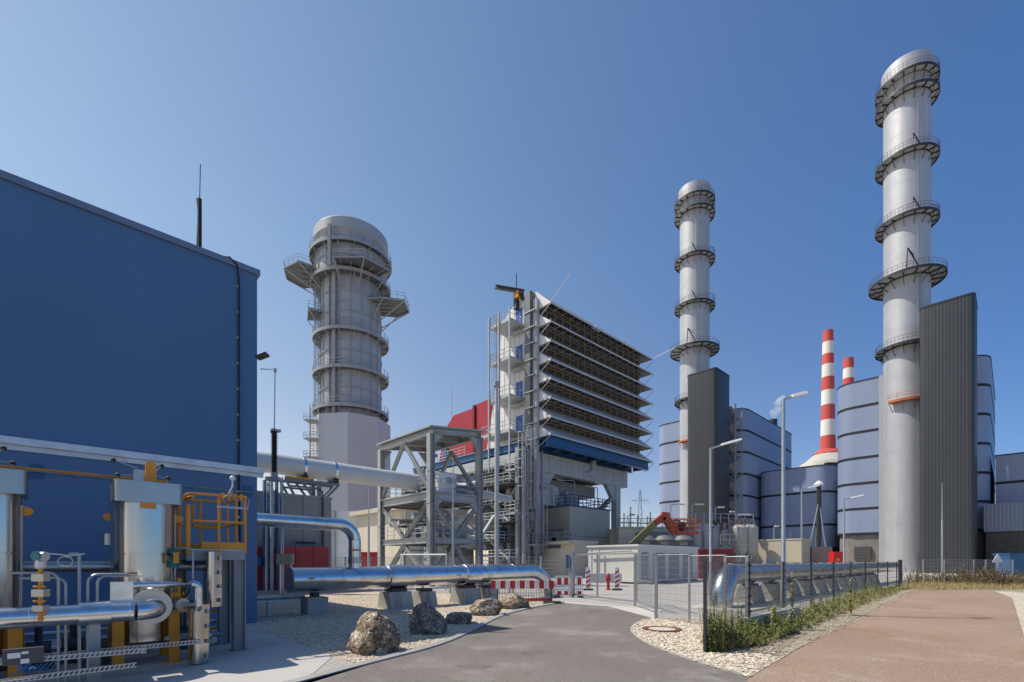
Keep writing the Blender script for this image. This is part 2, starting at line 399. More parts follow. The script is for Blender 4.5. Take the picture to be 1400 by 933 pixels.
# left side: gravel bed with boulders, concrete apron round the gas station, block paving along the kerb
inner = [p + Vector((-.10,.04)) for p in KERB]
GB = gp([(300,858),(345,862),(400,878),(456,897),(492,911)])
sheet('gravel_bed', GB + inner[24:] + gp([(690,812),(560,811),(452,806),(345,806)]), .004, M_GRAVL)
sheet('concrete_apron', [W(-14,6.5), W(-2.5,6.9)] + gp([(330,965),(395,938),(430,920),(456,897),(400,878),(345,862)]) + [W(4.9,15.8), W(-14,15.8)], .008, M_APRON)
sheet('paved_strip', gp([(334,962),(395,938),(440,916),(456,897.5),(492,911)]) + list(reversed(inner[8:22])), .012, M_PAVE)
sheet('plant_road', gp([(345,791),(460,792),(700,800),(850,806),(850,798),(700,792),(460,786),(345,785)]), .006, M_SLAB)
# kerb: a low rounded stone edge
mb = MB()
for a, b in zip(KERB[:-1], KERB[1:]):
    d = (b-a).normalized(); nrm = Vector((-d.y, d.x))*.14
    h0, h1 = .035, .035
    mb.hexa([(*a,0),(*b,0),(*(b+nrm),0),(*(a+nrm),0),(*a,h0),(*b,h1),(*(b+nrm),h1+.02),(*(a+nrm),h0+.02)])
tag(mb.build('kerb', CONC, smooth=False), kind='structure')
mb = MB()
for a, b in zip(ISLE[:-1], ISLE[1:]):
    d = (b-a).normalized(); nrm = Vector((-d.y, d.x))*.07
    mb.hexa([(*a,0),(*b,0),(*(b+nrm),0),(*(a+nrm),0),(*a,.03),(*b,.03),(*(b+nrm),.03),(*(a+nrm),.03)])
tag(mb.build('island_kerb', CONC, smooth=False), kind='structure')

# loose stones lying on the gravel
def inside(p, poly):
    c = False; n = len(poly)
    for i in range(n):
        a, b = poly[i], poly[i-1]
        if (a[1] > p[1]) != (b[1] > p[1]) and p[0] < (b[0]-a[0])*(p[1]-a[1])/(b[1]-a[1])+a[0]: c = not c
    return c
def pebbles(name, poly, n, r0, r1, m, z=.01):
    mb = MB(); xs = [p[0] for p in poly]; ys = [p[1] for p in poly]; k = 0
    base = [Vector((math.sin(a)*math.cos(b), math.sin(a)*math.sin(b), math.cos(a))) for a, b in ((.01,0),(1.1,0),(1.1,1.26),(1.1,2.51),(1.1,3.77),(1.1,5.03))]
    while k < n:
        p = Vector((rnd.uniform(min(xs),max(xs)), rnd.uniform(min(ys),max(ys))))
        if not inside(p, poly): continue
        if rnd.random() > 12/max(p.y, 8): continue
        k += 1; r = rnd.uniform(r0, r1); t = rnd.uniform(0, 6.3); sx = rnd.uniform(.7,1.4)
        rot = Matrix.Rotation(t, 3, 'Z') @ Matrix.Rotation(rnd.uniform(-.5,.5), 3, 'X')
        vs = [Vector((p.x, p.y, z)) + rot @ Vector((q.x*r*sx*rnd.uniform(.8,1.2), q.y*r*rnd.uniform(.8,1.2), q.z*r*.75)) for q in base]
        mb.add(vs, [(0,1,2),(0,2,3),(0,3,4),(0,4,5),(0,5,1)])
    return tag(mb.build(name, m, smooth=False, base=(0,0,0)), kind='stuff')
M_PEB = mat('limestone_pebble', (.66,.575,.45), .9, 0, .45, 22)
M_PEBG = mat('grey_pebble', (.58,.50,.39), .9, 0, .5, 20)
o = pebbles('pale_pebbles', ISLE + gp([(1060,893),(1000,896),(962,893),(1000,850),(950,846)]), 5200, .018, .045, M_PEB)
tag(o, 'loose pale limestone pebbles on the gravel island round the manhole cover', 'pebbles')
o = pebbles('grey_pebbles', GB + inner[24:] + gp([(690,818),(560,815),(452,812),(345,812)]), 6500, .018, .042, M_PEBG)
tag(o, 'loose grey pebbles on the gravel bed under the silver pipe', 'pebbles')
# manhole
c = G(905, 862, .0)
t = thing('manhole_cover', 'round manhole with rusty red rim and pale concrete disc in the gravel', 'manhole', (c.x, c.y, .012))
mb = MB(); mb.ring((c.x,c.y,.012), .36, .52, 0, .035, 40)
for k in range(4):
    a = k*math.pi/2+.5; mb.box(c.x+.5*math.cos(a)-.06, c.x+.5*math.cos(a)+.06, c.y+.5*math.sin(a)-.06, c.y+.5*math.sin(a)+.06, .012, .04)
mb.build('rim', mat('rust_iron', (.16,.05,.03), .8, 0, .3, 9, bump=.003, bscale=40), t)
mb = MB(); mb.lathe((c.x,c.y,.012), [(.36,0),(.36,.028),(.34,.03),(0.0001,.03)], 40); mb.build('cover_disc', mat('pale_cover', (.56,.52,.45), .85, 0, .1, 8), t)
# boulders
M_ROCK = mat('brown_limestone', (.20,.145,.10), .92, 0, .35, 3.5, fine=.75, bump=.06, bscale=16, stain=((.40,.34,.265), 4.0, .47))
M_ROCKG = mat('grey_limestone', (.165,.145,.125), .92, 0, .35, 3.5, fine=.75, bump=.06, bscale=16, stain=((.33,.295,.245), 3.6, .5))
def boulder(px0, px1, py0, py1, label, m, seed, cut):
    c = G((px0+px1)/2, py1-4); Y = c.y; wd = (px1-px0)/F*Y; ht = (py1-py0)/F*Y
    mb = MB(); mb.blob((c.x, c.y+.25*wd, ht*.42), (wd*.54, wd*.46, ht*.62), 5, .16, 1.1, seed)
    rr = random.Random(seed)
    planes = [(Vector((math.sin(t)*math.cos(e), -math.cos(t)*math.cos(e), math.sin(e))), k) for t, e, k in cut]
    for _ in range(11):
        planes.append((Vector((rr.uniform(-1,1), rr.uniform(-1,1), rr.uniform(-.3,1))).normalized(), rr.uniform(.62,.9)))
    cc = Vector((c.x, c.y+.25*wd, ht*.42))
    for i, p in enumerate(mb.v):
        q = Vector(((p.x-cc.x)/(wd*.54), (p.y-cc.y)/(wd*.46), (p.z-cc.z)/(ht*.62)))
        for nrm, k in planes:
            d = q.dot(nrm)
            if d > k: q -= nrm*(d-k)*.9
        q *= 1+.07*noise.noise(q*3.2+Vector((seed,0,0)))-.09*abs(noise.noise(Vector((q.x*2.5,q.y*2.5,q.z*6))+Vector((0,seed,0))))+.05*abs(noise.noise(q*9))+.03*noise.noise(q*19)
        z = cc.z+q.z*ht*.62
        mb.v[i] = Vector((cc.x+q.x*wd*.54, cc.y+q.y*wd*.46, max(-.05, z)))
    return tag(mb.build('boulder', m, ang=24), label, 'boulder', 'boulders along the kerb')
boulder(471,543,842,899, 'largest brown boulder with slanted streaky face, nearest the paved strip', M_ROCK, 3, [(-.9,.45,.55),(.9,.1,.7)])
boulder(557,610,831,872, 'grey pointed boulder, second from the paved strip along the kerb', M_ROCKG, 5, [(.5,.5,.5),(-.8,.3,.6)])
boulder(608,649,838,857.5, 'low flat topped boulder beside the pointed grey one', M_ROCKG, 8, [(0,1.5,.45),(0,.1,.7)])
boulder(640,684,820,846, 'pitted brown boulder with broken hollow front, fourth along the kerb', M_ROCK, 12, [(.3,.3,.7)])
boulder(682,722,816,837, 'small rough brown boulder in front of the striped barrier, last along the kerb', M_ROCK, 17, [(-.4,.6,.7)])
# ---------------------------------------------------------------- two combined-cycle units far right (identical design, 38.7 m apart along V)
M_BLUE = mat('steel_blue_cassette_cladding', (.245,.30,.445), .42, .0, .04, .3, streak=.03)
M_GAP = mat('dark_joint', (.012,.014,.018), .7, 0, 0)
M_TOWER = mat('anthracite_ribbed_cladding', (.045,.05,.058), .45, .05, .06, .4, ribs=((SN+CS*.0+CS,-CS+SN+.0,0), .42, .05), streak=.05)
M_STACK = mat('silver_chimney_sheet', (.43,.445,.475), .58, .3, .06, .5, streak=.07)
M_BRICK = ground_mat('grey_masonry', (.20,.185,.165), (.25,.235,.215), .8, 6, .35, .01, .95, patch=[((.14,.13,.12), 1.4, .56)])
M_GRATE = mat('walkway_underside', (.50,.50,.48), .6, .0, .15, 3)
M_ANNEX = mat('ribbed_blue_grey_sheet', (.20,.24,.33), .45, 0, .05, .5, ribs=((-SN,CS,0), .45, .05))
def platform(root, c, z, r0, r1, a0=0, a1=None, n=40, rail=True, railm=None):
    """ring walkway: pale grating floor, dark rim and radial brackets, railing"""
    cc = (c[0], c[1], z); f = MB(); f.ring(cc, r0, r1, -.04, .02, n, a0, a1); pf = f.build('platform', M_GRATE, root)
    full = a1 is None; e = a0+2*math.pi if full else a1
    b = MB(); b.ring(cc, r1-.06, r1+.02, -.30, .12, n, a0, a1); b.ring(cc, r0, r0+.06, -.24, -.05, n, a0, a1)
    k = max(3, int((e-a0)/R(22.5)))
    for i in range(k if full else k+1):
        a = a0+(e-a0)*i/k; d = Vector((math.cos(a), math.sin(a), 0)); p = Vector(cc)
        b.bar(p+d*r0-EZ*.16, p+d*(r1-.03)-EZ*.16, .12, .22); b.bar(p+d*(r0)-EZ*1.7, p+d*(r0+(r1-r0)*.8)-EZ*.2, .08, .08)
    b.build('bracket_ring', railm or DARK, pf)
    if rail:
        g = MB(); m = max(6, int(n*(e-a0)/6.283)); pts = [Vector(cc)+Vector((math.cos(a0+(e-a0)*i/m)*(r1-.05), math.sin(a0+(e-a0)*i/m)*(r1-.05), .05)) for i in range(m if full else m+1)]
        g.rail(pts, 1.1, (1,.55), 1.5, .03, closed=full); g.build('railing', railm or RUSTY, pf)
    return pf
def chimney(dv, label):
    c = W(105+4.2, 13+dv); cx = Vector((c.x, c.y, 0))
    t = thing('chimney', label, 'chimney', cx, 'silver chimneys with ring walkways')
    R0 = 3.27; s = MB()
    prof = [(R0,0)]
    for k in range(1, 21):
        z = k*4.2; prof += [(R0,z-.03),(R0+.012,z-.02),(R0+.012,z+.02),(R0,z+.03)]
    prof += [(R0,85.2),(R0+.32,85.3),(R0+.32,88.5),(R0+.05,88.7),(R0-.3,88.7),(R0-.35,86)]
    s.lathe((c.x,c.y,0), prof, 56, cap=False); s.build('shaft', M_STACK, t)
    for z, r1 in ((85.4,4.45),(82.5,4.45),(71.9,4.45),(61.1,4.45),(51,5.4),(39.2,4.45)): platform(t, c, z, R0+.02, r1, n=48)
    platform(t, c, 29.6, R0+.02, 4.3, R(195), R(300), 16, True, mat('orange_red_barrier', (.45,.12,.03), .6, 0, .2, 2))
    # vertical cable duct with ladder, aircraft beacon arms, davit struts
    dn = W(-1,0,0)*.75+W(0,-1,0)*.66; dn = Vector((dn.x,dn.y,0)).normalized(); sd_ = Vector((-dn.y,dn.x,0)); p = cx+dn*(R0+.12)
    m = MB(); m.bar(p+EZ*3.2, p+EZ*50.6, .32, .16, sd_); m.build('cable_duct', GALV, t)
    m = MB(); m.ladder(p+dn*.25-sd_*.5+EZ*3, p+dn*.25-sd_*.5+EZ*85, sd_, .5, .03, .6); m.build('ladder', GALV, t)
    m = MB(); m.tube([p+EZ*3.2+sd_*.1, p+EZ*2.6+sd_*1.4, p+EZ*2.6+sd_*2.6-dn*1], .18, 6); m.build('drain_pipe', GALV, t)
    for z, L in ((71.9,2.0),(61.1,2.0),(51,3.6)):
        m = MB(); q = cx-sd_*.7+dn*(R0+.9); m.bar(q+EZ*z, q+EZ*(z+L)-sd_*L*.55, .14); m.bar(q+EZ*(z+L)-sd_*L*.55, cx-sd_*1.2+dn*(R0+.1)+EZ*(z+L*.8), .10)
        if L > 3: m.bar(q+EZ*(z+.1)-sd_*2.2, q+EZ*(z+L)-sd_*L*.55, .14); m.bar(q+EZ*(z+1.9)-sd_*1.0, q+EZ*(z+L)-sd_*L*.55, .14)
        m.build('davit', DARK, t)
    for z in (71.9, 61.1):
        d = Vector((.9,-.3,0)).normalized(); m = MB(); q = cx+d*4.4; m.tube([q+EZ*z, q+EZ*(z+2.4), q+EZ*(z+3.4)-d*1.6], .05, 5); m.build('hoist_arm', DARK, t)
    return t
def tower(dv, label):
    u0, u1, v0, v1, H = 99.7, 107, 3.9+dv, 10.3+dv, 41.9
    t = thing('stair_tower', label, 'tower', W(u0+3.5, v0+3), 'anthracite stair towers')
    m = MB(); m.prism([(p.x,p.y) for p in rrect(u0, u1, v0, v1, .7, 4)], 0, H); m.build('cladding', M_TOWER, t)
    m = MB(); m.prism([(p.x,p.y) for p in rrect(u0-.06, u1+.06, v0-.06, v1+.06, .72, 4)], H, H+.25); m.build('roof_edge', DARK, t)
def banded(root, pts, z0, z1, bands, base=None):
    m = MB(); m.prism(pts, z0, z1); m.build('wall', M_BLUE, root, ang=20)
    n = len(pts); c = Vector((sum(p[0] for p in pts)/n, sum(p[1] for p in pts)/n))
    def grow(d):
        out = []
        for i in range(n):
            a, b, e = Vector(pts[i-1]), Vector(pts[i]), Vector(pts[(i+1)%n]); d1 = (b-a); d2 = (e-b)
            if d1.length < 1e-6: d1 = d2
            if d2.length < 1e-6: d2 = d1
            tt = (d1.normalized()+d2.normalized()).normalized(); nn = Vector((tt.y, -tt.x))
            if nn.dot(b-c) < 0 and not concave: nn = -nn
            out.append(b+nn*d)
        return out
    concave = False
    for z in bands:
        g = MB(); g.prism(grow(.05), z-.22, z+.22); g.build('joint_band', M_GAP, root, smooth=False)
    g = MB(); g.prism(grow(.09), z1, z1+.2); g.build('roof_edge', DARK, root, smooth=False)
    if base: g = MB(); g.prism(grow(-.35), base[0], z0); g.build('base_wall', base[1], root, smooth=False)
BANDS = (11.85, 16.65, 21.5, 26.4, 31.25)
def boiler(dv, label, base):
    t = thing('boiler_house', label, 'building', W(125, 13.5+dv), 'blue boiler houses with dark joints')
    pts = [(p.x,p.y) for p in rrect(111, 147, 2.6+dv, 24.3+dv, 3.2, 8)]
    banded(t, pts, 6.95, 36, BANDS+(7.1,), (0, M_BRICK if base else M_GAP))
    m = MB(); m.ubox(110.2, 110.9, 16.3+dv, 17.1+dv, 0, 36.0); m.build('corner_duct', mat('pale_grey_sheet', (.36,.39,.41), .5, 0, .04, 1), t)
    if base:
        m = MB(); m.ubox(110.9, 111.34, 18.4, 21.0, 2.2, 4.6); m.build('vent_grille', mat('grille_grey', (.07,.07,.075), .6, .3, .1, 3, ribs=((0,0,1), .3, .04)), t)
    for k in range(9):                   # outside stair behind the tower
        pass
    return t
chimney(0, 'taller looking silver chimney with ring walkways at the right of the photo')
chimney(38.7, 'silver chimney with ring walkways beside the middle dark tower, right of the air intake')
tower(0, 'dark grey ribbed stair tower with rounded corner at the right, against the larger chimney')
tower(38.7, 'dark grey ribbed stair tower in the middle of the photo, under the smaller chimney')
boiler(0, 'blue banded boiler house with rough grey masonry base, behind the right chimney', True)
bl = boiler(38.7, 'blue banded boiler house behind the middle chimney, tallest part with steam above it', False)
# zig-zag outside stair between the middle tower and its boiler house
t = thing('outside_stair', 'grey zigzag steel stair between the middle dark tower and the blue wall', 'stairs', W(109, 42.2))
m = MB()
for k in range(8):
    z = 2+k*4.2; a, b = W(107.2, 42.0, z), W(110.8, 42.0, z+2.1); m.bar(a, b, .9, .25, (0,0,1)); m.bar(b+W(0,.9,0), W(107.2, 42.9, z+4.2), .9, .25)
m.build('flight', GREY, t)
m = MB()
for u in (107.25, 110.8):
    for v in (41.6, 43.3): m.bar(W(u,v,0), W(u,v,36), .18)
m.build('frame', GREY, t)
# lower blue hall between the units
t = thing('turbine_hall', 'lower blue hall with dark joints and rounded corners between the two boiler houses', 'building', W(128, 33))
pts = [(p.x,p.y) for p in rrect(118, 160, 26.2, 41.0, 3.0, 8)]
banded(t, pts, 4.9, 22.2, (9.7, 16.7), (0, M_GAP)); 
# low annex and hall beyond the right tower
t = thing('annex', 'low ribbed blue grey annex on dark brick base at the right edge', 'building', W(118, -12))
m = MB(); m.ubox(108, 130, -40, 3.2, 6.6, 11.0); m.build('wall', M_ANNEX, t)
m = MB(); m.ubox(108.3, 130, -40, 3.0, 0, 6.58); m.build('base_wall', mat('dark_brick', (.07,.068,.07), .85, 0, .2, 1.5, fine=.25, bump=.01, bscale=5), t)
t = thing('upper_hall', 'blue hall with one dark joint rising behind the ribbed annex', 'building', W(130, -16))
m = MB(); m.ubox(114, 150, -45, 2.0, 11.02, 19.4); m.build('wall', M_BLUE, t)
m = MB(); m.ubox(113.95, 150.05, -45.05, 2.05, 14.7, 15.1); m.build('joint_band', M_GAP, t)
m = MB(); m.ubox(113.9, 150.1, -45.1, 2.1, 19.4, 19.6); m.build('roof_edge', DARK, t)
# red and white chimneys of the old plant
M_CR = mat('signal_red_concrete', (.50,.07,.06), .7, 0, .08, .1); M_CW = mat('white_concrete', (.68,.66,.62), .75, 0, .06, .1)
M_OLD = mat('pale_concrete_shell', (.46,.44,.40), .8, 0, .08, .1, streak=.06)
def striped(px, Y, tops, half, label, taper):
    X = (px-CX)/F*Y; t = thing('striped_chimney', label, 'chimney', (X, Y, 0), 'red and white striped chimneys'); z0 = zat(tops[0], Y)
    for i in range(len(tops)-1):
        za, zb = zat(tops[i+1], Y), zat(tops[i], Y); r = lambda z: half+taper*(z0-z)
        m = MB(); m.lathe((X,Y,0), [(r(za),za),(r(zb),zb)], 32); m.build('red_stripe' if i%2 == 0 else 'white_stripe', M_CR if i%2 == 0 else M_CW, t)
    return t
striped(1132, 270, (453,468.5,485,499,516.5,534.5,554.5,575,596.5,616), 2.55, 'taller red and white striped chimney above the pale concrete dome', .018)
striped(1160, 300, (490.5,504.5,518,533,552,572,592), 2.75, 'shorter red and white striped chimney top peeping over the blue boiler house', .012)
X, Y = 432/F*270, 270
t = thing('chimney_base_building', 'pale concrete building with conical roof under the taller striped chimney', 'building', (X, Y, 0))
m = MB(); m.lathe((X,Y,0), [(16,0),(16,zat(644,Y)),(13.6,zat(634,Y)),(12.5,zat(633.5,Y)),(5.0,zat(617,Y))], 12); m.build('shell', M_OLD, t)
m = MB(); m.lathe((X,Y,0), [(7.6,zat(621.5,Y)),(5.05,zat(615.5,Y))], 12); m.build('red_collar', M_CR, t)
m = MB(); m.box(X-12, X+4, Y-17.5, Y-15, zat(668,Y), zat(641,Y)); m.build('opening', M_GAP, t)
Y2 = 215; X2 = (1128-CX)/F*Y2
t = thing('flue_duct', 'light blue elbow shaped flue duct in front of the pale concrete dome', 'duct', (X2, Y2, 0))
m = MB(); m.tube(fillet([(X2,Y2+34,zat(655,Y2)),(X2,Y2-2,zat(655,Y2)),(X2,Y2-2,0)], 4.5, 8), 4.2, 20); m.build('duct', mat('light_blue_paint', (.20,.36,.62), .45, 0, .04, .2), t)
t = thing('blue_service_hall', 'small dark blue hall under the light blue duct, left of the right boiler house', 'building', W(150, 24))
m = MB(); m.box(*(sorted((P(1119,0,150).x, P(1150,0,150).x))), 150, 175, 0, zat(689,150)); m.build('wall', M_BLUE, t)
m = MB(); m.box(P(1119,0,149.9).x, P(1150,0,149.9).x, 149.9, 150.5, zat(716,150), zat(714,150)); m.build('joint_band', M_GAP, t)
# steam from a roof vent
Y = 165; X = (1057-CX)/F*Y
t = thing('roof_vent', 'small dark vent pipe on the roof of the middle boiler house with steam above', 'vent', (X, Y, 30))
m = MB(); m.lathe((X,Y,0), [(1.3,40),(1.3,zat(574,Y)),(1.1,zat(574,Y)),(1.1,zat(576,Y))], 20); m.build('pipe', DARK, t)
vm = bpy.data.materials.new('steam_vapour'); vm.use_nodes = True; N = vm.node_tree.nodes; N.remove(N['Principled BSDF'])
pv = N.new('ShaderNodeVolumePrincipled'); pv.inputs['Color'].default_value = (.95,.96,1,1); geo = N.new('ShaderNodeTexCoord')
nz = N.new('ShaderNodeTexNoise'); nz.inputs['Scale'].default_value = .35; nz.inputs['Detail'].default_value = 3; vm.node_tree.links.new(geo.outputs['Object'], nz.inputs['Vector'])
mr = N.new('ShaderNodeMapRange'); mr.inputs[1].default_value = .42; mr.inputs[2].default_value = .68; mr.inputs[4].default_value = .5; vm.node_tree.links.new(nz.outputs['Fac'], mr.inputs[0])
vm.node_tree.links.new(mr.outputs[0], pv.inputs['Density']); vm.node_tree.links.new(pv.outputs[0], N['Material Output'].inputs['Volume'])
m = MB()
pp = [Vector((X, Y, zat(573,Y))), Vector((X+.3,Y,zat(566,Y))), Vector((X+1.2,Y,zat(558,Y))), Vector((X+2.6,Y,zat(549,Y))), Vector((X+3.6,Y,zat(541,Y)))]
m.tube(pp, [.9,1.5,1.9,1.7,.5], 14); o = m.build('steam', vm, base=(X,Y,zat(573,Y))); tag(o, 'thin white steam plume drifting up from the roof vent', 'steam', kind='stuff')
# ---------------------------------------------------------------- blue building at the left
M_BWALL = mat('dark_blue_wall_cladding', (.075,.155,.285), .36, .0, .05, .25, streak=.02)
UC, VC = 4.56, 15.78
t = thing('blue_building', 'large plain blue industrial building with metal roof edge filling the left side', 'building', W(-4, 22))
m = MB(); m.ubox(-16, UC, VC, 29.5, 0, 10.45); m.build('wall', M_BWALL, t)
m = MB(); m.ubox(-16.05, UC+.07, VC-.07, 29.57, 10.45, 10.62); m.build('roof_edge', mat('weathered_zinc', (.22,.25,.30), .4, .6, .1, 2), t)
m = MB(); m.ubox(-16.05, UC+.16, VC-.16, VC-.003, 4.50, 4.66); m.ubox(-16.05, UC+.16, VC-.05, VC-.003, 4.38, 4.50); m.ubox(UC+.003, UC+.16, VC, VC+2, 4.50, 4.66)
m.build('ledge', mat('aluminium_ledge', (.62,.64,.66), .45, .5, .12, 3), t)
m = MB(); uc = onu(326, VC)
m.tube([W(uc-.55, VC+.2, 10.66), W(uc-.25, VC-.05, 10.66), W(uc-.06, VC-.09, 10.5), W(uc, VC-.06, 10.1), W(uc, VC-.05, 4.7)], .028, 6); m.tube([W(uc, VC-.05, 4.4), W(uc+.05, VC-.05, .3)], .028, 6); m.build('lightning_cable', BLACK, t)
m = MB()
for k in range(14):
    z = 9.9-k*.75
    if z > .5 and abs(z-4.6) > .3: m.box(*(lambda q: (q.x-.035,q.x+.035,q.y-.035,q.y+.035,q.z-.03,q.z+.03))(W(uc, VC-.03, z)))
m.build('cable_clip', GALV, t)
m = MB(); m.tube([W(-6, VC-.08, 3.98), W(UC, VC-.08, 3.90)], .018, 6); m.build('grounding_wire', GALV, t)
for u in (onu(50,VC), onu(326,VC)+.25):
    m = MB(); m.ubox(u-.12, u+.12, VC-.025, VC-.002, 3.78, 4.12); m.build('bracket_plate', NAVY, t)
m = MB(); q = W(UC, VC+.1, zuv(489, UC, VC)); m.bar(q, q+Vector((.22,0,.05)), .05); m.hexa([q+Vector(x) for x in ((.05,-.12,-.02),(.36,-.12,.10),(.36,.12,.10),(.05,.12,-.02),(.03,-.12,.04),(.34,-.12,.16),(.34,.12,.16),(.03,.12,.04))]); m.build('floodlight', DARK, t)
m = MB(); q = W(UC+.1, VC, zuv(503.5, UC, VC)); e = P(376, 505.5, 27.8); m.tube([q, e], .02, 5); m.build('conductor', GALV, t)
# lightning rod on its roof
ua = onu(273, VC+.6); q = W(ua, VC+.6, 10.6)
t = thing('lightning_rod', 'thin black lightning rod standing on the roof edge of the blue building', 'antenna', q)
zt, zm = zuv(225, ua, VC+.6), zuv(272, ua, VC+.6)
m = MB(); m.tube([q-EZ*.0, Vector((q.x,q.y,zm))], .055, 8); m.tube([q+Vector((-.08,0,0)), Vector((q.x-.03,q.y,zm-.4)), Vector((q.x-.07,q.y,zm))], .028, 6); m.build('mast', BLACK, t)
m = MB(); m.tube([Vector((q.x,q.y,zm)), Vector((q.x+.02,q.y,zt))], .012, 5); m.build('tip', DARK, t)

# ---------------------------------------------------------------- gas station in front of the blue building
def vessel(u, v, label):
    t = thing('gas_filter', label, 'tank', W(u, v, 0), 'silver gas filter vessels')
    def w(a, b, z): return W(u+a, v+b, z)
    c = w(0,0,0); m = MB()
    pr = [(.39,.36),(.475,.42)]
    for z in (1.02, 1.98): pr += [(.475,z-.012),(.453,z-.01),(.453,z+.01),(.475,z+.012)]
    pr += [(.475,2.92)]
    m.lathe((c.x,c.y,0), pr, 64); m.build('vessel_shell', ALUV, t)
    m = MB(); m.lathe((c.x,c.y,0), [(.17,.16),(.17,.36)], 32); m.build('drain_outlet', ALUV, t)
    m = MB(); P_ = [(p.x,p.y) for p in rrect(u-.47, u+.53, v-.51, v+.51, .09, 6)]; m.prism(P_, 2.90, 3.26); m.build('top_cover', ALUD, t)
    m = MB(); P_ = [(p.x,p.y) for p in rrect(u-.48, u+.54, v-.52, v+.52, .10, 6)]; m.prism(P_, 3.26, 3.275); m.build('cover_rim', ALUD, t)
    m = MB(); pts = [w(.0,-.30,3.27), w(.16,-.30,3.27)]+[w(.08+.08*math.cos(a), -.30, 3.60+.08*math.sin(a)) for a in [math.pi*k/8 for k in range(9)]]; m.extrude(pts, EV*.06); m.build('lifting_plate', ORANGE, t)
    m = MB(); m.ubox(u-.16, u+.02, v-.2, v-.05, 3.27, 3.52); m.build('valve_block', ALUD, t)
    for a, b, z, da, dz in ((-.1,-.15,3.55,-.34,.10),(-.1,-.15,3.42,-.28,-.03),(.14,-.12,3.45,.22,-.03),(.14,-.15,3.5,.12,.14)):
        m = MB(); m.tube([w(a,b,z), w(a+da,b,z+dz)], .012, 6); m.build('handle_rod', GALV, t)
    for a, b, z in ((-.44,-.15,3.65),(-.38,-.15,3.39),(.36,-.12,3.42),(.26,-.15,3.64)):
        m = MB(); m.blob(w(a,b,z), (.045,.045,.045), 1, 0); m.build('handle_knob', BLACK, t)
    m = MB(); m.ubox(u-.10, u+.13, v-.53, v-.43, 2.80, 2.895); m.build('name_bracket', ORANGE, t)
    m = MB(); m.ubox(u-.32, u-.14, v-.455, v-.33, 1.60, 1.66); m.build('clamp_plate', ORANGE, t)
    for sgn, vv, ln in ((1,-.16,.16),(-1,.18,.12)):
        m = MB(); a = w(sgn*.415, vv, 2.66); m.extrude([a+EZ*.10, a+EX*sgn*ln+EZ*.05, a+EX*sgn*(ln+.03), a+EX*sgn*ln-EZ*.05, a-EZ*.10], EV*.05); m.build('lifting_lug', ORANGE, t)
    m = MB(); m.lathe(w(-.5,.1,0), [(.0001,2.15),(.07,2.15),(.07,2.35),(.0001,2.35)], 16); m.build('side_nozzle', ALUD, t)
    for a, b in ((-.40,-.43),(.40,-.43),(-.40,.43),(.40,.43)):
        m = MB(); p = w(a*1.0,b,0); m.ibeam(p, p+EZ*.95, .16, .16, .018, EV); m.box(p.x-.12,p.x+.12,p.y-.12,p.y+.12,0,.02); m.build('leg', ORANGE, t)
    m = MB(); p0, p1 = w(.46,-.2,.95), w(.46,-.2,2.75); m.tube([p0,p1],.012,6); m.tube([w(.47,.05,1.2), w(.47,.05,2.9)], .01, 6); m.build('sensor_conduit', GALV, t)
    return t
vessel(1.29, 11.2, 'shiny silver gas filter vessel beside the yellow platform, complete in view')
vessel(-.75, 11.2, 'shiny silver gas filter vessel cut off by the left picture edge')
t = thing('crane_rail', 'yellow horizontal rail running above and behind the two silver vessels', 'rail', W(0, 11.8, 3.4))
m = MB(); m.tube([W(-3, 11.85, 3.46), W(1.75, 11.85, 3.46), W(1.75, 11.85, 3.3)], .03, 8); m.build('rail_tube', ORANGE, t)
for u in (-2.6, 1.7):
    m = MB(); m.bar(W(u,11.95,0), W(u,11.95,3.42), .1); m.build('post', ORANGE, t)
# front header pipe
VF = 9.6
t = thing('header_pipe', 'thick silver insulated pipe in the left foreground bending into the vessel flange', 'pipe', W(0, VF, 0))
path = fillet([W(-4, VF, 1.07), W(1.30, VF, 1.07), W(1.30, 10.65, 1.07)], .33, 10)
pts, rr = clad(path, .15, .55, .004); m = MB(); m.tube(pts, rr, 28); m.build('pipe_shell', ALU, t)
m = MB(); a = W(.34, VF, 1.07); b = W(.70, VF, 1.07); m.tube([a,b], .185, 28); m.build('clamp_sleeve', ALU, t)
m = MB(); m.tube([W(1.30,10.30,1.07), W(1.30,10.36,1.07)], .30, 40); m.build('flange_disc', mat('brushed_disc', (.70,.64,.56), .5, .7, .05, 3), t)
m = MB(); m.bar(W(.52,VF,0), W(.52,VF,.90), .13, .13, EX); m.ubox(.43,.61,VF-.1,VF+.1,0,.012); m.build('support_post', GREY, t)
m = MB(); m.tube([W(-.9,10.25,1.05), W(-.9,10.31,1.05)], .30, 40); m.build('flange_disc', MATS['brushed_disc'], t)
# instrument tree on that pipe
q = W(-.06, VF-.13, 0); zz = lambda y: EYE+(HOR-y)/F*depth(-.06, VF-.13)
t = thing('pressure_transmitter', 'stack of orange and silver instrument valves with green gauge on the front pipe', 'gauge', (q.x, q.y, 1.0))
m = MB(); m.tube([q+EZ*(zz(848)), q+EZ*zz(776)], .028, 10); m.tube([q+EX*-.0-EV*.05+EZ*zz(846), q+EV*.05+EZ*zz(846)], .035, 12); m.build('stem', ORANGE, t)
for y0, y1, wdt in ((836,828,.075),(816,806,.085),(795,785,.085)):
    m = MB(); m.box(q.x-wdt, q.x+wdt, q.y-.05, q.y+.05, zz(y0), zz(y1)); m.build('valve_body', ALUD, t)
m = MB()
for y in (841, 838, 822, 813, 802, 789): m.tube([q+Vector((-.08,-.02,zz(y))), q+Vector((.08,-.02,zz(y)))], .016, 6)
m.build('bolt', ORANGE, t)
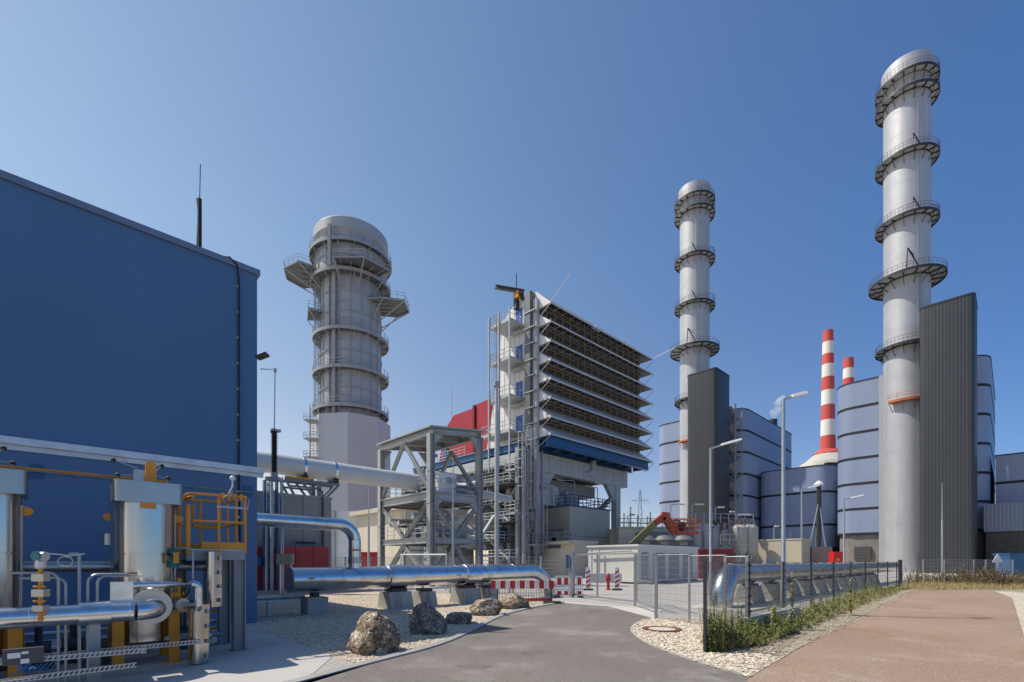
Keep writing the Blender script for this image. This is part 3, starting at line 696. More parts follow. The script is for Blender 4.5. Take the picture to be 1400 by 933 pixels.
m = MB(); m.lathe((q.x,q.y,0), [(.05,zz(778)),(.065,zz(776)),(.065,zz(768)),(.05,zz(766))], 16); m.tube([q+EZ*zz(761)+Vector((-.07,0,0)), q+EZ*zz(761)+Vector((.07,0,0))], .065, 20); m.build('gauge_head', mat('silver_housing', (.6,.6,.6), .35, .6, .05, 5), t)
m = MB(); dq = q+EZ*zz(760)+Vector((.02,-.075,0)); m.tube([dq, dq+Vector((.0,-.03,0))], .062, 20); m.build('gauge_dial', mat('teal_plastic', (.01,.20,.20), .4, 0, .1, 5), t)
m = MB(); m.tube([q+Vector((.07,0,zz(757))), q+Vector((.2,.02,zz(758))), q+Vector((.34,.1,zz(760))), q+Vector((.46,.18,zz(757)))], .009, 6)
m.tube([q+Vector((.3+.11*math.cos(a),.05,zz(768)+.07*math.sin(a))) for a in [k*.5 for k in range(13)]], .007, 5); m.build('signal_cable', mat('grey_cable', (.4,.4,.4), .5, 0, .1, 5), t)
# conduits rising behind the pipe
t = thing('conduit_bundle', 'thin galvanised conduits rising and bending behind the front pipe', 'conduit', W(.4, 10.1, 0))
for px, y0, bend in ((108.5,757,0),(90,790,-1),(80,783,-1),(133,788,1),(120,786,1)):
    v = 10.0; u = onu(px, v); z = zuv(y0, u, v); m = MB()
    if bend: m.tube(fillet([W(u,v,0), W(u,v,z), W(u+bend*.5,v+.02,z)], .12, 5), .020, 8)
    else: m.tube([W(u,v,0), W(u,v,z-.02), W(u-.03,v,z), W(u-.12,v,z-.01)], .024, 8)
    m.build('conduit', GALV, t)
# upper small pipe with box
v2 = 10.0; ua, ub, ue = onu(150,v2), onu(181,v2), onu(271.5,v2)
z1 = zuv(800.5, ub, v2)
t = thing('bypass_pipe', 'thin silver pipe with a box section running above the front pipe and turning down', 'pipe', W(1.4, v2, 1))
m = MB(); m.ubox(ua, ub, v2-.10, v2+.10, zuv(824,ua,v2), zuv(796,ua,v2)); m.build('insulation_box', ALU, t)
m = MB(); p, r_ = clad(fillet([W(ub, v2, z1), W(ue, v2, z1), W(ue, v2, zuv(829,ue,v2))], .09, 6), .062, .42, .004); m.tube(p, r_, 18); m.build('pipe_shell', ALU, t)
m = MB(); zz1 = zuv(826,ue,v2); m.tube(fillet([W(ue, v2, zuv(829,ue,v2)), W(ue, v2, zz1-.03), W(ue-.2, v2+.35, zz1-.03)], .05, 4), .058, 16); m.build('pipe_bend', ALUD, t)
m = MB(); m.tube([W(ue-.17, v2+.28, zz1-.03), W(ue-.19, v2+.31, zz1-.03)], .125, 28); m.build('flange_disc', MATS['brushed_disc'], t)
# pipes behind the vessels
t = thing('gas_pipe', 'silver pipe linking the two vessels to the casing behind them', 'pipe', W(1, 11.9, 1.7))
m = MB(); p, r_ = clad([W(-2.5, 11.75, 1.76), W(2.35, 11.75, 1.76)], .105, .9, .005); m.tube(p, r_, 20); m.build('pipe_shell', ALUD, t)
t = thing('outlet_pipe', 'silver pipe leaving the bottom of the right vessel low above the concrete', 'pipe', W(1.8, 11, .4))
m = MB(); p, r_ = clad(fillet([W(1.45, 11.2, .42), W(1.62, 10.85, .42), W(2.3, 10.85, .42)], .08, 4), .09, .6, .005); m.tube(p, r_, 20); m.build('pipe_shell', ALUD, t)
m = MB(); p, r_ = clad([W(1.4, 11.5, .98), W(2.3, 11.5, .98)], .10, .6, .005); m.tube(p, r_, 20); m.build('pipe_branch', ALUD, t)
# valve group between vessel and casing
t = thing('control_valve', 'cluster of yellow valve bodies and black handwheel beside the right vessel', 'valve', W(1.8, 10.6, 1.2))
cv = W(1.78, 10.75, 1.32)
m = MB(); m.tube([cv+Vector((-.10,0,-.1)), cv+Vector((.12,0,-.1))], .07, 12); m.tube([cv-EZ*.1, cv+EZ*.22], .035, 8); m.box(cv.x-.06,cv.x+.06,cv.y-.06,cv.y+.06,cv.z+.05,cv.z+.14); m.box(cv.x-.38,cv.x-.2,cv.y-.06,cv.y+.06,cv.z-.16,cv.z-.06); m.build('valve_body', ORANGE, t)
m = MB(); hc = cv+Vector((.15,-.06,.02)); m.tube([hc+Vector((.02*math.sin(a),.10*math.cos(a),.15*math.sin(a))) for a in [k*math.pi/10 for k in range(20)]], .012, 6, closed=True); m.tube([hc-Vector((0,0,.14)), hc+Vector((0,0,.14))], .01, 5); m.build('handwheel', BLACK, t)
m = MB(); m.tube([cv+Vector((-.55,-.1,.16)), cv+Vector((-.3,-.1,.2)), cv+Vector((-.1,-.05,.13))], .012, 6); m.box(cv.x-.5,cv.x-.34,cv.y-.1,cv.y,cv.z+.12,cv.z+.2); m.build('actuator', DARK, t)
m = MB(); cg = W(1.72, 10.9, 2.02); m.tube([cg+Vector((-.04,0,0)), cg+Vector((.04,0,0))], .07, 14); m.tube([cg-EZ*.25, cg], .02, 6); m.box(cg.x-.07,cg.x+.07,cg.y-.05,cg.y+.05,cg.z-.28,cg.z-.16); m.build('transmitter_head', mat('teal_plastic', (.01,.20,.20)), t)
m = MB(); m.tube(fillet([cg+Vector((.02,0,.08)), cg+Vector((.34,.02,.08)), cg+Vector((.34,.02,-.5))], .1, 5), .018, 6); m.build('conduit', GALV, t)
m = MB(); m.ubox(1.68,1.76,10.7,10.78,1.82,2.02); m.build('junction_plate', ORANGE, t)
# insulated casings
def casing(px0, px1, y0, y1, v, tilt, label):
    ua, ub = onu(px0, v), onu(px1, v); za, zb = zuv(y1, ub, v), zuv(y0, ub, v); um = (ua+ub)/2; wd = (ub-ua)/2
    t = thing('insulated_casing', label, 'casing', W(um, v, max(0, za)), 'tall silver insulated casings')
    m = MB(); p = [W(um-wd*.3+wd*.7*math.cos(a), v+.05+.17*math.sin(a)) for a in [math.pi+math.pi*.62*k/9 for k in range(10)]]+[W(um+wd,v-.02),W(um+wd,v+.22),W(um-wd,v+.22)]
    q0 = [Vector((a.x,a.y,za)) for a in p]; m.extrude(q0, EZ*(zb-za)+EX*tilt); m.build('shell', ALUV, t)
    m = MB(); k = 4
    for i in range(k):
        z = za+(zb-za)*(.12+.76*i/(k-1)); a = W(um+wd*.8+tilt*(z-za)/(zb-za), v-.075, z); m.box(a.x-.02,a.x+.02,a.y-.03,a.y+.01,a.z-.035,a.z+.035)
    m.build('latch', GALV, t); 
casing(281, 303, 755, 829, 10.75, 0, 'upright silver casing at the end of the rear gas pipe, under the yellow platform')
casing(260, 285, 826, 905, 10.15, .015, 'silver casing standing on the concrete below the thin pipe')
# yellow platform
t = thing('service_platform', 'yellow railed service platform on grey steel columns beside the right vessel', 'platform', W(2.4, 11.7, 0))
u0, u1, v0, v1, zf = 1.95, 2.98, 11.1, 12.45, 2.10
m = MB()
for u, v in ((u1-.08, v0+.08),(u1-.08, v1-.08),(u0+.08, v1-.08)): pass
for u, v in ((u1-.1, v0+.1),(u1-.1, v1-.1),(u0+.1, v1-.1)):
    m = MB(); m.ibeam(W(u,v,0), W(u,v,zf-.22), .22, .22, .02, EX); m.ubox(u-.16,u+.16,v-.16,v+.16,0,.02); m.build('column', GREY, t)
m = MB(); m.ubox(u0,u1,v0,v0+.09,zf-.22,zf-.03); m.ubox(u0,u1,v1-.09,v1,zf-.22,zf-.03); m.ubox(u1-.09,u1,v0+.091,v1-.091,zf-.22,zf-.03); m.ubox(u0,u0+.09,v0+.091,v1-.091,zf-.22,zf-.03); m.build('floor_frame', GREY, t)
m = MB(); m.ubox(u0,u1,v0,v1,zf-.028,zf); m.build('floor_grating', GALV, t)
m = MB()
m.ubox(u0+.25,u1,v0-.012,v0-.002,zf+.01,zf+.14); m.ubox(u1+.002,u1+.012,v0,v1,zf+.01,zf+.14); m.ubox(u0,u1,v1+.002,v1+.012,zf+.01,zf+.14); m.build('toe_board', ORANGE, t)
m = MB(); r = .027
for u, v in ((u0+.55,v0),(u1,v0),(u1,v0+.65),(u1,v1),(u0+.5,v1),(u0,v1)): m.tube([W(u,v,zf-.08), W(u,v,zf+1.1)], r, 8)
m.tube([W(u0+.02,v0-.02,zf-.1), W(u0+.02,v0-.02,zf+.85)], .045, 8); m.tube([W(u0-.1,v0+.12,zf-.1), W(u0-.1,v0+.12,zf+1.0)], .038, 8)
m.tube(fillet([W(u0-.1,v0+.12,zf+.88), W(u0+.02,v0+.06,zf+1.08), W(u0+.5,v0,zf+1.08), W(u1,v0,zf+1.08)], .1, 4), r, 8)
m.tube([W(u1,v0,zf+1.1), W(u1,v1,zf+1.1), W(u0,v1,zf+1.1)], r, 8); m.tube([W(u0+.1,v0,zf+.55), W(u1,v0,zf+.55), W(u1,v1,zf+.55), W(u0,v1,zf+.55)], r*.8, 8)
m.tube(fillet([W(u0+.35,v1-.1,zf+1.02), W(u0+.35,v1-.1,zf+.5), W(u0+.85,v1-.1,zf+.5), W(u0+.85,v1-.1,zf+1.02)], .08, 4), r, 8); m.tube([W(u0+.1,v0-.02,zf+1.02), W(u0,v1,zf+1.02)], .035, 8)
for k in range(4): m.tube([W(u0+.62+k*.11,v0-.02,zf+1.0), W(u0+.62+k*.11,v0-.02,zf+1.14)], .03, 8)
m.build('railing', ORANGE, t)
m = MB(); m.ubox(u0+.5,u1+.05,v0-.06,v0-.04,zf+.83,zf+.87); m.build('cable_tray', GALV, t)
m = MB(); q = W(u1-.25, v0-.05, zf+1.3); m.blob(q+EZ*.15, (.055,.055,.055), 2, 0); m.tube([q+EZ*.12, q-EZ*.02, q+Vector((-.12,0,-.25))], .014, 6); m.build('lamp_globe', mat('frosted_lamp', (.75,.75,.73), .3, 0, .02, 4), t)
m = MB()
for k in range(7): 
    a = W(u0+.6+rnd.uniform(0,.5), v0-.06, zf+1.05); m.tube([a, a+Vector((rnd.uniform(-.1,.15),-.02,rnd.uniform(-.2,.12)))], .009, 5)
m.build('wiring', GALV, t)
# cable trays at the bottom left
def tray(a, b, name_label, h=.06):
    t = thing('cable_tray', name_label, 'cable tray', ((a+b)/2), 'perforated cable trays by the ground'); m = MB(); d = (b-a).normalized(); L = (b-a).length
    m.bar(a+EZ*h, b+EZ*h, .012, .014); m.bar(a, b, .012, .014); m.bar(a+EV*.2, b+EV*.2, .012, .014)
    n = int(L/.055)
    for i in range(n): p = a+d*L*i/n; m.bar(p, p+d*.055*.6+EZ*h, .010, .018)
    m.bar(a+EV*.1+EZ*.002, b+EV*.1+EZ*.002, .2, .006); m.build('perforated_side', GALV, t)
    return t
tray(W(-2.6,9.25,zuv(915,-1,9.25)+.02), W(1.1,9.25,zuv(892,1.1,9.25)), 'upper perforated cable tray with dark label plate in front of the vessels')
tray(W(-2.6,9.2,.22), W(.98,9.2,.26), 'lower perforated cable tray close to the ground at bottom left')
tray(W(-1.5,10.0,.42), W(2.0,10.0,.40), 'rear perforated cable tray reaching to the standing casing')
t = thing('terminal_box', 'flat grey terminal box with white labels hanging on the cable tray', 'box', W(-.6, 9.15, .6))
ua, ub = onu(3, 9.15), onu(60, 9.15); m = MB(); m.ubox(ua, ub, 9.12, 9.2, zuv(905,ub,9.15), zuv(884,ub,9.15)); m.build('housing', mat('slate_plastic', (.06,.06,.068), .5, 0, .05, 5), t)
for a, b, c_, d in ((10,28,889,896),(29.5,39,888,891.5),(28,40,898,904)):
    m = MB(); m.ubox(onu(a,9.115), onu(b,9.115), 9.112, 9.118, zuv(d,ub,9.15), zuv(c_,ub,9.15)); m.build('label_plate', mat('white_label', (.7,.7,.7), .5, 0, .03, 9), t)
t = thing('blue_cables', 'loose blue cables dangling under the terminal box', 'cables', W(-.4, 9.3, .3))
for k in range(7):
    a = W(onu(22+k*4,9.2), 9.2+.05*k, zuv(904,0,9.2)); m = MB(); m.tube([a, a+Vector((.03-.02*k,.02,-.1)), a+Vector((-.08+.05*k,.02,-.15)), a+Vector((.1+.03*k,.05,-.04))], .008, 5); m.build('cable', mat('blue_cable', (.02,.16,.50), .4, 0, .1, 5), t)
t = thing('pump_skid', 'dark pumps and fittings in the shade under the vessels', 'pump', W(.6, 11.3, 0))
for a, b in ((-.1,11.6),(.35,11.9),(.62,11.3),(2.0,12.2),(-.6,11.9)):
    m = MB(); m.tube([W(a-.16,b,.35), W(a+.16,b,.35)], .13, 12); m.ubox(a-.2,a+.2,b-.1,b+.1,0,.24); m.tube([W(a,b,.45), W(a,b,.75)], .05, 8); m.build('pump_body', mat('dark_machine', (.05,.06,.07), .5, .3, .2, 6), t)
m = MB(); m.tube([W(-3,12.2,.25), W(2.8,12.2,.25)], .06, 10); m.tube([W(-3,12.5,.5), W(2.8,12.5,.5)], .05, 10); m.build('floor_pipe', ALUD, t)
m = MB(); m.bar(W(1.9,12.4,.75), W(2.9,12.4,.75), .05); m.bar(W(1.9,12.4,.35), W(2.9,12.4,.35), .05); m.build('guard_rail', ORANGE, t)
# ---------------------------------------------------------------- big round exhaust stack of the left unit
M_ST4 = mat('pale_grey_stack_sheet', (.385,.40,.41), .5, .3, .06, .4, streak=.06)
M_BASE4 = mat('white_grey_flat_cladding', (.47,.48,.50), .5, 0, .03, .2, streak=.03)
SX = Vector((-.3327*90, 90, 0))
t = thing('exhaust_stack', 'thick pale grey round exhaust stack with wing platforms, left of the photo centre', 'chimney', SX)
m = MB(); R4 = 5.35; prof = [(R4,24)]
for z in (26.5, 32.6, 39.2, 46, 49.5): prof += [(R4,z-.16),(R4+.14,z-.14),(R4+.14,z+.14),(R4,z+.16)]
prof += [(R4,52.4),(6.25,53.4),(6.25,55.2),(6.37,55.25),(6.37,55.5),(6.25,55.55),(6.25,59.6),(6.6,59.9),(6.6,61.6),(6.45,61.8),(6.0,61.8),(5.9,58)]
m.lathe(SX, prof, 56, cap=False); m.build('shaft', M_ST4, t)
m = MB()
for k in range(18):
    a = R(k*20+7); d = Vector((math.cos(a), math.sin(a), 0)); m.bar(SX+d*(R4+.04)+EZ*24, SX+d*(R4+.04)+EZ*52.3, .14, .12, d); m.bar(SX+d*6.28+EZ*53.5, SX+d*6.28+EZ*59.6, .14, .12, d)
for z in (26.5,32.6,39.2,46,49.5): m.ring(SX+EZ*z, R4+.05, R4+.19, -.10, .10, 56)
for z in (55.4,57.0): m.ring(SX+EZ*z, 6.26, 6.42, -.1, .1, 56)
m.build('stiffener_cage', GREY, t)
M_RING = mat('grey_walkway', (.115,.125,.135), .55, .2, .1, 2)
for z, r0, r1 in ((29.2,R4+.05,6.75),(35.9,R4+.05,6.75),(42.6,R4+.05,6.75),(52.6,R4+.05,7.1),(57.6,6.3,7.3)):
    f = MB(); f.ring(SX+EZ*z, r0, r1, -.25, .03, 48); pf = f.build('platform', M_RING, t)
    g = MB(); n = 30; g.rail([SX+Vector((math.cos(2*math.pi*k/n)*(r1-.05), math.sin(2*math.pi*k/n)*(r1-.05), z+.03)) for k in range(n)], 1.15, (1,.55), 2, .035, closed=True); g.build('railing', GREY, pf)
    g = MB(); g.ring(SX+EZ*z, r1-.1, r1+.02, -.42, .14, 48)
    for k in range(16): a = R(k*22.5); d = Vector((math.cos(a), math.sin(a), 0)); g.bar(SX+d*r0+EZ*(z-1.5), SX+d*(r1-.1)+EZ*(z-.3), .09); g.bar(SX+d*r0+EZ*(z-.36), SX+d*(r1-.1)+EZ*(z-.36), .1, .18)
    g.build('bracket_ring', GREY, pf)
def wing(z, pts, name_label=None):
    f = MB(); q = [Vector((p[0], p[1], z)) for p in pts]; f.extrude(q, EZ*.10); pf = f.build('wing_platform', M_RING, t, smooth=False)
    g = MB(); n = len(q)
    g.rail([a+EZ*.1 for a in q[1:]], 1.15, (1,.55), 1.2, .035)
    g.build('railing', GREY, pf)
    g = MB()
    for a, b in zip(q, q[1:]+q[:1]): g.bar(a-EZ*.12, b-EZ*.12, .12, .22)
    c = sum(q, Vector())/n
    for k in range(5):
        f_ = (k+.5)/5; g.bar(q[0].lerp(q[-1], f_)-EZ*.1, q[1].lerp(q[-2], f_)-EZ*.1, .1, .2)
    for a in q[1:-1]:
        d = (SX-a); d.z = 0; g.bar(a-EZ*.15, SX-d.normalized()*(R4+.1)+EZ*(z-3.4), .14)
    g.build('bracket_ring', GREY, pf)
def at(a, r): return (SX.x+r*math.cos(R(a)), SX.y+r*math.sin(R(a)))
wing(54.0, [at(165,6.6), at(170,9.8), at(185,11.6), at(203,11.4), at(222,9.6), at(224,6.6)])
wing(53.2, [at(268,6.9), at(270,8.8), at(300,10.2), at(330,9.8), at(332,6.9)])
wing(49.0, [at(318,5.5), at(330,8.0), at(344,11.0), at(6,10.6), at(20,8.4), at(25,5.5)])
wing(46.5, [at(190,5.5), at(188,7.8), at(222,7.8), at(225,5.5)])
for a, w_, nm in ((R(-101), .55, 'cable_duct'),):
    d = Vector((math.cos(a), math.sin(a), 0)); s_ = Vector((-d.y, d.x, 0)); m = MB()
    m.bar(SX+d*(R4+.45)+EZ*24, SX+d*(R4+.45)+EZ*52.4, w_, .5, d); m.bar(SX+d*7.2+EZ*52.7, SX+d*7.2+EZ*59.8, w_, .5, d); m.build(nm, GREY, t)
    m = MB()
    for z in (25,28,31,33.5,37.5,41,44.5,47.5,50.5): m.bar(SX+d*(R4+.25)+EZ*z-s_*1.2, SX+d*(R4+.25)+EZ*z+s_*2.9, .1, .12)
    for sgn in (-1.2, 2.9): m.bar(SX+d*(R4+.12)+s_*sgn+EZ*24, SX+d*(R4+.12)+s_*sgn+EZ*52.4, .12)
    m.build('duct_bracket', GREY, t)
for a in (R(213), R(200)):
    d = Vector((math.cos(a), math.sin(a), 0)); s_ = Vector((-d.y, d.x, 0)); m = MB(); m.ladder(SX+d*(R4+.4)+EZ*25, SX+d*(R4+.4)+EZ*57, s_, .7, .05, .6, d); m.build('ladder', GREY, t)
m = MB(); oc = [(SX.x+7.05*math.cos(R(22.5+45*k-9)), SX.y+7.05*math.sin(R(22.5+45*k-9))) for k in range(8)]; m.prism(oc, 0, 27.6); m.build('base_housing', M_BASE4, t, smooth=False)
m = MB(); zc = P(431, 600, 84); 
for z in (26.2, 23.0, 19.8, 16.5): 
    m.box(zc.x-1.6, zc.x+.6, 83, 85.5, z, z+.15); m.rail([Vector((zc.x+.6,83,z)), Vector((zc.x-1.6,83,z)), Vector((zc.x-1.6,85.5,z))], 1.15, (1,.55), 1, .04)
m.bar(Vector((zc.x-1.2,84.8,0)), Vector((zc.x-1.2,84.8,29)), .15); m.bar(Vector((zc.x+.2,84.8,0)), Vector((zc.x+.2,84.8,29)), .15); m.build('stair_platforms', GREY, t)
m = MB(); m.ladder(Vector((zc.x-.5,84,4)), Vector((zc.x-.5,84,29)), Vector((1,0,0)), .6, .04, .5, Vector((0,-1,0))); m.build('ladder', GREY, t)

# ---------------------------------------------------------------- air intake filter house on its portal
U0, U1, VT, VR = 42.1, 64.9, 37.2, 39.5
BOT = 16.7
t = thing('air_intake', 'huge white air intake filter house with eight long louvre hoods facing right', 'air intake', W(53, 43, 0))
m = MB(); prof = [(VR,BOT),(VR,34.1),(41.5,34.3),(44.0,33.6),(45.3,32.3),(45.8,30.4),(46.0,26.5),(47.4,21.5),(48.5,BOT)]
m.extrude([W(U0, v, z) for v, z in prof], EX*(U1-U0)); m.build('housing', mat('white_ribbed_housing', (.68,.68,.67), .5, 0, .05, .6, ribs=((-SN,CS,0), .9, .12), streak=.06), t)
tips = [zat(y, 56) for y in (414,439.5,466,492,518,544,570,594)]
M_HOOD = mat('light_grey_hood_sheet', (.50,.51,.51), .5, .1, .05, .6, streak=.04)
M_SCR = mat('dark_bird_screen', (.085,.078,.07), .9, 0, .2, 3)
M_STRUT = mat('brown_strut_paint', (.32,.29,.25), .6, 0, .08, 2)
m = MB(); m.ubox(U0+.3, U1-.3, VR-.06, VR-.01, BOT+.1, 33.8); m.build('bird_screen', M_SCR, t)
for i, z in enumerate(tips):
    zr = z+1.78
    m = MB(); m.extrude([W(U0,VT,z),W(U0,VR,zr),W(U0,VR,zr+.07),W(U0,VT-.02,z+.07)], EX*(U1-U0))
    m.ubox(U0,U1,VT-.05,VT,z-.06,z+.12); h = m.build('hood', M_HOOD, t, smooth=False)
    m = MB(); n = 15
    for k in range(n+1):
        u = U0+.15+(U1-U0-.3)*k/n
        m.bar(W(u,VT+.08,z-.02), W(u,VR-.08,z-.06), .05, .07); m.bar(W(u,VT+.1,z+.06), W(u,VR-.1,zr-.12), .05, .10)
        m.bar(W(u,VR-.16,zr-.1), W(u,VR-.16,zr-2.1), .12)
    for q in (.36, .7): m.bar(W(U0,VT+(VR-VT)*q,z-.05), W(U1,VT+(VR-VT)*q,z-.05), .05)
    m.bar(W(U0,VR-.2,zr-1.2), W(U1,VR-.2,zr-1.2), .08); m.build('strut_frame', M_STRUT, h)
    for uu in (U0-.02, U1-.04):
        m = MB(); m.extrude([W(uu,VT+.02,z+.02),W(uu,VR,zr-.02),W(uu,VR,z-.05)], EX*.06); m.build('cheek_plate', WHITE, h, smooth=False)
    m = MB(); m.tube([W(U0-.06,VT-.05,z+.3), W(U0-.06,VT-.05,z-.05), W(U0-.06,VR+.1,z-1.5)], .05, 6); m.build('end_rod', M_HOOD, h); m = MB(); m.tube([W(U1+.06,VT-.05,z+.1), W(U1+.06,VT+.02,z-.3), W(U1+.06,VR-.8,z-1.3)], .05, 6); m.build('end_rod', M_HOOD, h)
m = MB(); m.extrude([W(U0-.03,VR,34.1),W(U0-.03,VT+.0,tips[0]+.1),W(U0-.03,VT+.0,tips[0]),W(U0-.03,VR-.1,32.4),W(U0-.03,VR,32.4)], EX*.06); m.build('gable_plate', WHITE, t, smooth=False)
m = MB(); m.ubox(U0+8.6,U0+10.2,VT-.03,VT+.6,tips[0]+.12,tips[0]+.3); m.build('repair_patch', WHITE, t)
m = MB(); m.tube([W(U0-.05,VT,tips[0]+.1), W(U0-2.0,VT-4.6,tips[0]+.6)], .05, 6); m.build('rod', WHITE, t); m = MB(); m.tube([W(U1,VT,tips[0]+.1), W(U1+.2,VT-3.4,tips[0]+.7)], .05, 6); m.build('rod', WHITE, t)
# side face: corner column, doors, platforms, ladders
m = MB(); m.ubox(U0-.9,U0-.05,VR+.2,VR+1.0,BOT-15,34.0); m.build('corner_column', mat('green_grey_column', (.15,.165,.165), .5, .05, .1, 1.5, streak=.06), t)
m = MB(); m.ubox(U0-.5,U0-.04,VR-.5,VR+.1,BOT-14,33.0); m.build('cable_duct', LGREY, t)
for k in range(14):
    z = BOT-10+k*1.9; m = MB(); m.ubox(U0-1.0,U0-.02,VR-.55,VR+1.05,z,z+.12); m.build('column_clamp', GALV, t)
dv_ = onv(710.5, U0); floors = [zuv(y, U0, dv_) for y in (448, 498, 547.5, 594)]
for z in floors:
    m = MB(); m.ubox(U0-.07, U0-.002, dv_-.75, dv_+.75, z-.02, z+2.45); m.build('door_frame', WHITE, t)
    m = MB(); m.ubox(U0-.13, U0-.072, dv_-.55, dv_+.55, z+.05, z+2.25); d = m.build('door', BLUEDOOR, t)
    m = MB(); m.ubox(U0-.16, U0-.131, dv_-.42, dv_-.30, z+1.0, z+1.2); m.build('handle', GALV, d)
    m = MB(); m.ubox(U0-.9, U0-.05, dv_-.9, dv_+.9, z-.95, z-.85); m.build('canopy', LGREY, t)
for i, z in enumerate(floors):
    m = MB(); v1 = (44.9,44.9,45.3,46.6)[i]; m.ubox(U0-2.6, U0-.02, 41.3, v1, z-.28, z); pf = m.build('platform', LGREY, t)
    m = MB(); m.rail([W(U0-2.55,41.35,z), W(U0-2.55,v1-.05,z), W(U0-.1,v1-.05,z)], 1.15, (1,.55), 1.3, .04, toe=.12); m.rail([W(U0-.9,41.35,z), W(U0-2.55,41.35,z)], 1.15, (1,.55), 1.3, .04); m.build('railing', LGREY, pf)
for u, v in ((U0-2.7,41.3),(U0-2.7,43.2),(U0-2.7,45.0)):
    m = MB(); m.bar(W(u,v,12), W(u,v,floors[0]+1.2), .16); m.build('platform_post', LGREY, t)
for a, b in zip(floors[1:], floors[:-1]):
    m = MB(); m.ladder(W(U0-2.1,44.0,a), W(U0-2.1,44.0,b+1.1), EV, .6, .04, .4, -EX); m.build('ladder', GALV, t)
m = MB(); q = W(U0-.6, 43.5, 35.0); e = W(U0-1.5, 47.8, 36.4); m.ibeam(W(U0-.4, 41.2, 34.6), P(677.5,392.5,60.5), .35, .5, .06); m.build('jib_beam', DARK, t)
m = MB(); qa = onv(706, U0-.3); m.bar(W(U0-.3,qa,33.0), W(U0-.3,qa,35.2), .5); m.bar(W(U0-.3,qa-1.0,33.8), W(U0-.3,qa-1.0,35.0), .3); m.tube([W(U0-.3,qa,35.2), W(U0-.3,qa,zuv(376,U0,qa))], .07, 6); m.build('jib_mast', DARK, t)
m = MB(); m.bar(W(U0-.4,qa-.4,34.2), W(U0-.4,qa-.4,34.9), .7); m.build('hoist_motor', ORANGE, t)
m = MB(); m.tube([W(U1-3,VR+.6,34.1), W(U1-3,VR+.6,37.3)], .05, 6); m.build('lightning_rod', GALV, t)
# blue floor frame
m = MB()
for v in (37.6, 40.4): m.ibeam(W(U0-.2,v,BOT-.75), W(U1-.6,v,BOT-.75), .5, 1.2, .06)
for k in range(9): u = U0+.6+k*2.7; m.ibeam(W(u,37.85,BOT-.7), W(u,40.15,BOT-.7), .35, .9, .05)
for v in (48.6, 44.5): m.ibeam(W(U0-.2,v,BOT-.75), W(U1-.6,v,BOT-.75), .5, 1.2, .06)
m.build('blue_floor_beam', NAVY, t)
m = MB()
for q in (37.9, 38.5, 39.1): m.bar(W(U0,q,BOT-.05), W(U1,q,BOT-.05), .1, .12)
for k in range(22): u = U0+.3+k*1.05; m.bar(W(u,VT+.1,BOT+.0), W(u,VR,BOT-.0), .08, .12)
m.build('soffit_grid', M_STRUT, t)

# ---------------------------------------------------------------- portal frame that carries it
t = thing('portal_frame', 'grey steel portal frame with thick columns carrying the air intake', 'steel frame', W(53, 42, 0))
zb0, zb1 = 12.9, 15.2; uL, uR = 43.3, 60.4
for v in (40.6, 48.2):
    m = MB(); m.ubox(uL-1.2, uR+2.3, v-.5, v+.5, zb0, zb1)
    for k in range(9): u = uL-.6+k*2.35; m.ubox(u-.04,u+.04,v-.54,v-.501,zb0,zb1)
    for sgn, uu in ((1,uL+.8),(-1,uR-.55)): m.extrude([W(uu,v-.3,zb0),W(uu+sgn*2.3,v-.3,zb0),W(uu,v-.3,zb0-2.6)], EV*.6)
    m.build('girder', LGREY, t)
    for uu, w_ in ((uL,.8),(uR,.55)):
        m = MB(); m.ubox(uu-w_,uu+w_,v-.45,v+.45,0,zb0); m.build('column', LGREY, t)
m = MB()
for k in range(5): u = uL+1+k*4; m.ibeam(W(u,41.1,zb0+1.2), W(u,47.7,zb0+1.2), .4, 1.2, .05)
m.ubox(uL,uR,41.2,47.6,zb0+1.9,zb0+2.0); m.build('deck_beam', GREY, t)
m = MB(); m.bar(W(uR-.5,40.6,zb0-1.4), W(uR-4.2,40.6,9.0), .5); m.build('diagonal_brace', GREY, t)
m = MB(); uu = onu(811, 39.9); m.tube(fillet([W(uu,39.9,zb1+.9), W(uu,39.9,zuv(648,uu,39.9)), W(uu-9,43,zuv(652,uu,39.9)-.7)], .8, 5), .42, 12); m.build('drain_pipe', LGREY, t)
m = MB()
for u, v in ((50,42.5),(48,44),(57,43)): m.ubox(u-.8,u+.8,v-.12,v+.12,zb0-.1,zb0+.05)
m.build('tube_lamp', mat('lamp_white', (.8,.8,.8), .4, 0, .02, 3), t)
t = thing('intake_duct', 'large grey air duct under the filter house leading back to the turbine', 'duct', W(50, 50, 0))
m = MB(); m.ubox(46, 58.5, 43, 60, 11.2, 12.85); m.build('duct_body', mat('grey_duct_sheet', (.28,.29,.29), .6, 0, .06, .5, ribs=((CS,SN,0), 1.2, .05)), t)
m = MB(); m.tube([W(40.8,52,9.6), W(55,47.0,9.6)], 2.2, 28); m.build('round_duct', LGREY, t)
t = thing('turbine_casing', 'fat horizontal grey cylinder behind the steel lattice frame under the intake', 'machine', W(44, 49, 0))
m = MB(); m.tube([W(38,52,7.0), W(38.2,51.8,7.0), W(48,44,7.0)], [1.6,1.9,1.9], 28); m.build('casing', mat('beige_machine', (.46,.43,.36), .5, 0, .08, .8), t)
m = MB(); m.tube([W(36,50,4.3), W(46,42.8,4.3)], 1.0, 24); m.tube([W(40.5,44,0), W(40.5,44,6)], .45, 14); m.build('casing_pipe', LGREY, t)
for a, b in ((39.5,49.5),(43.5,46.4)):
    m = MB(); m.bar(W(a,b,0), W(a,b,5.4), .9, .9); m.build('casing_support', CONC, t)
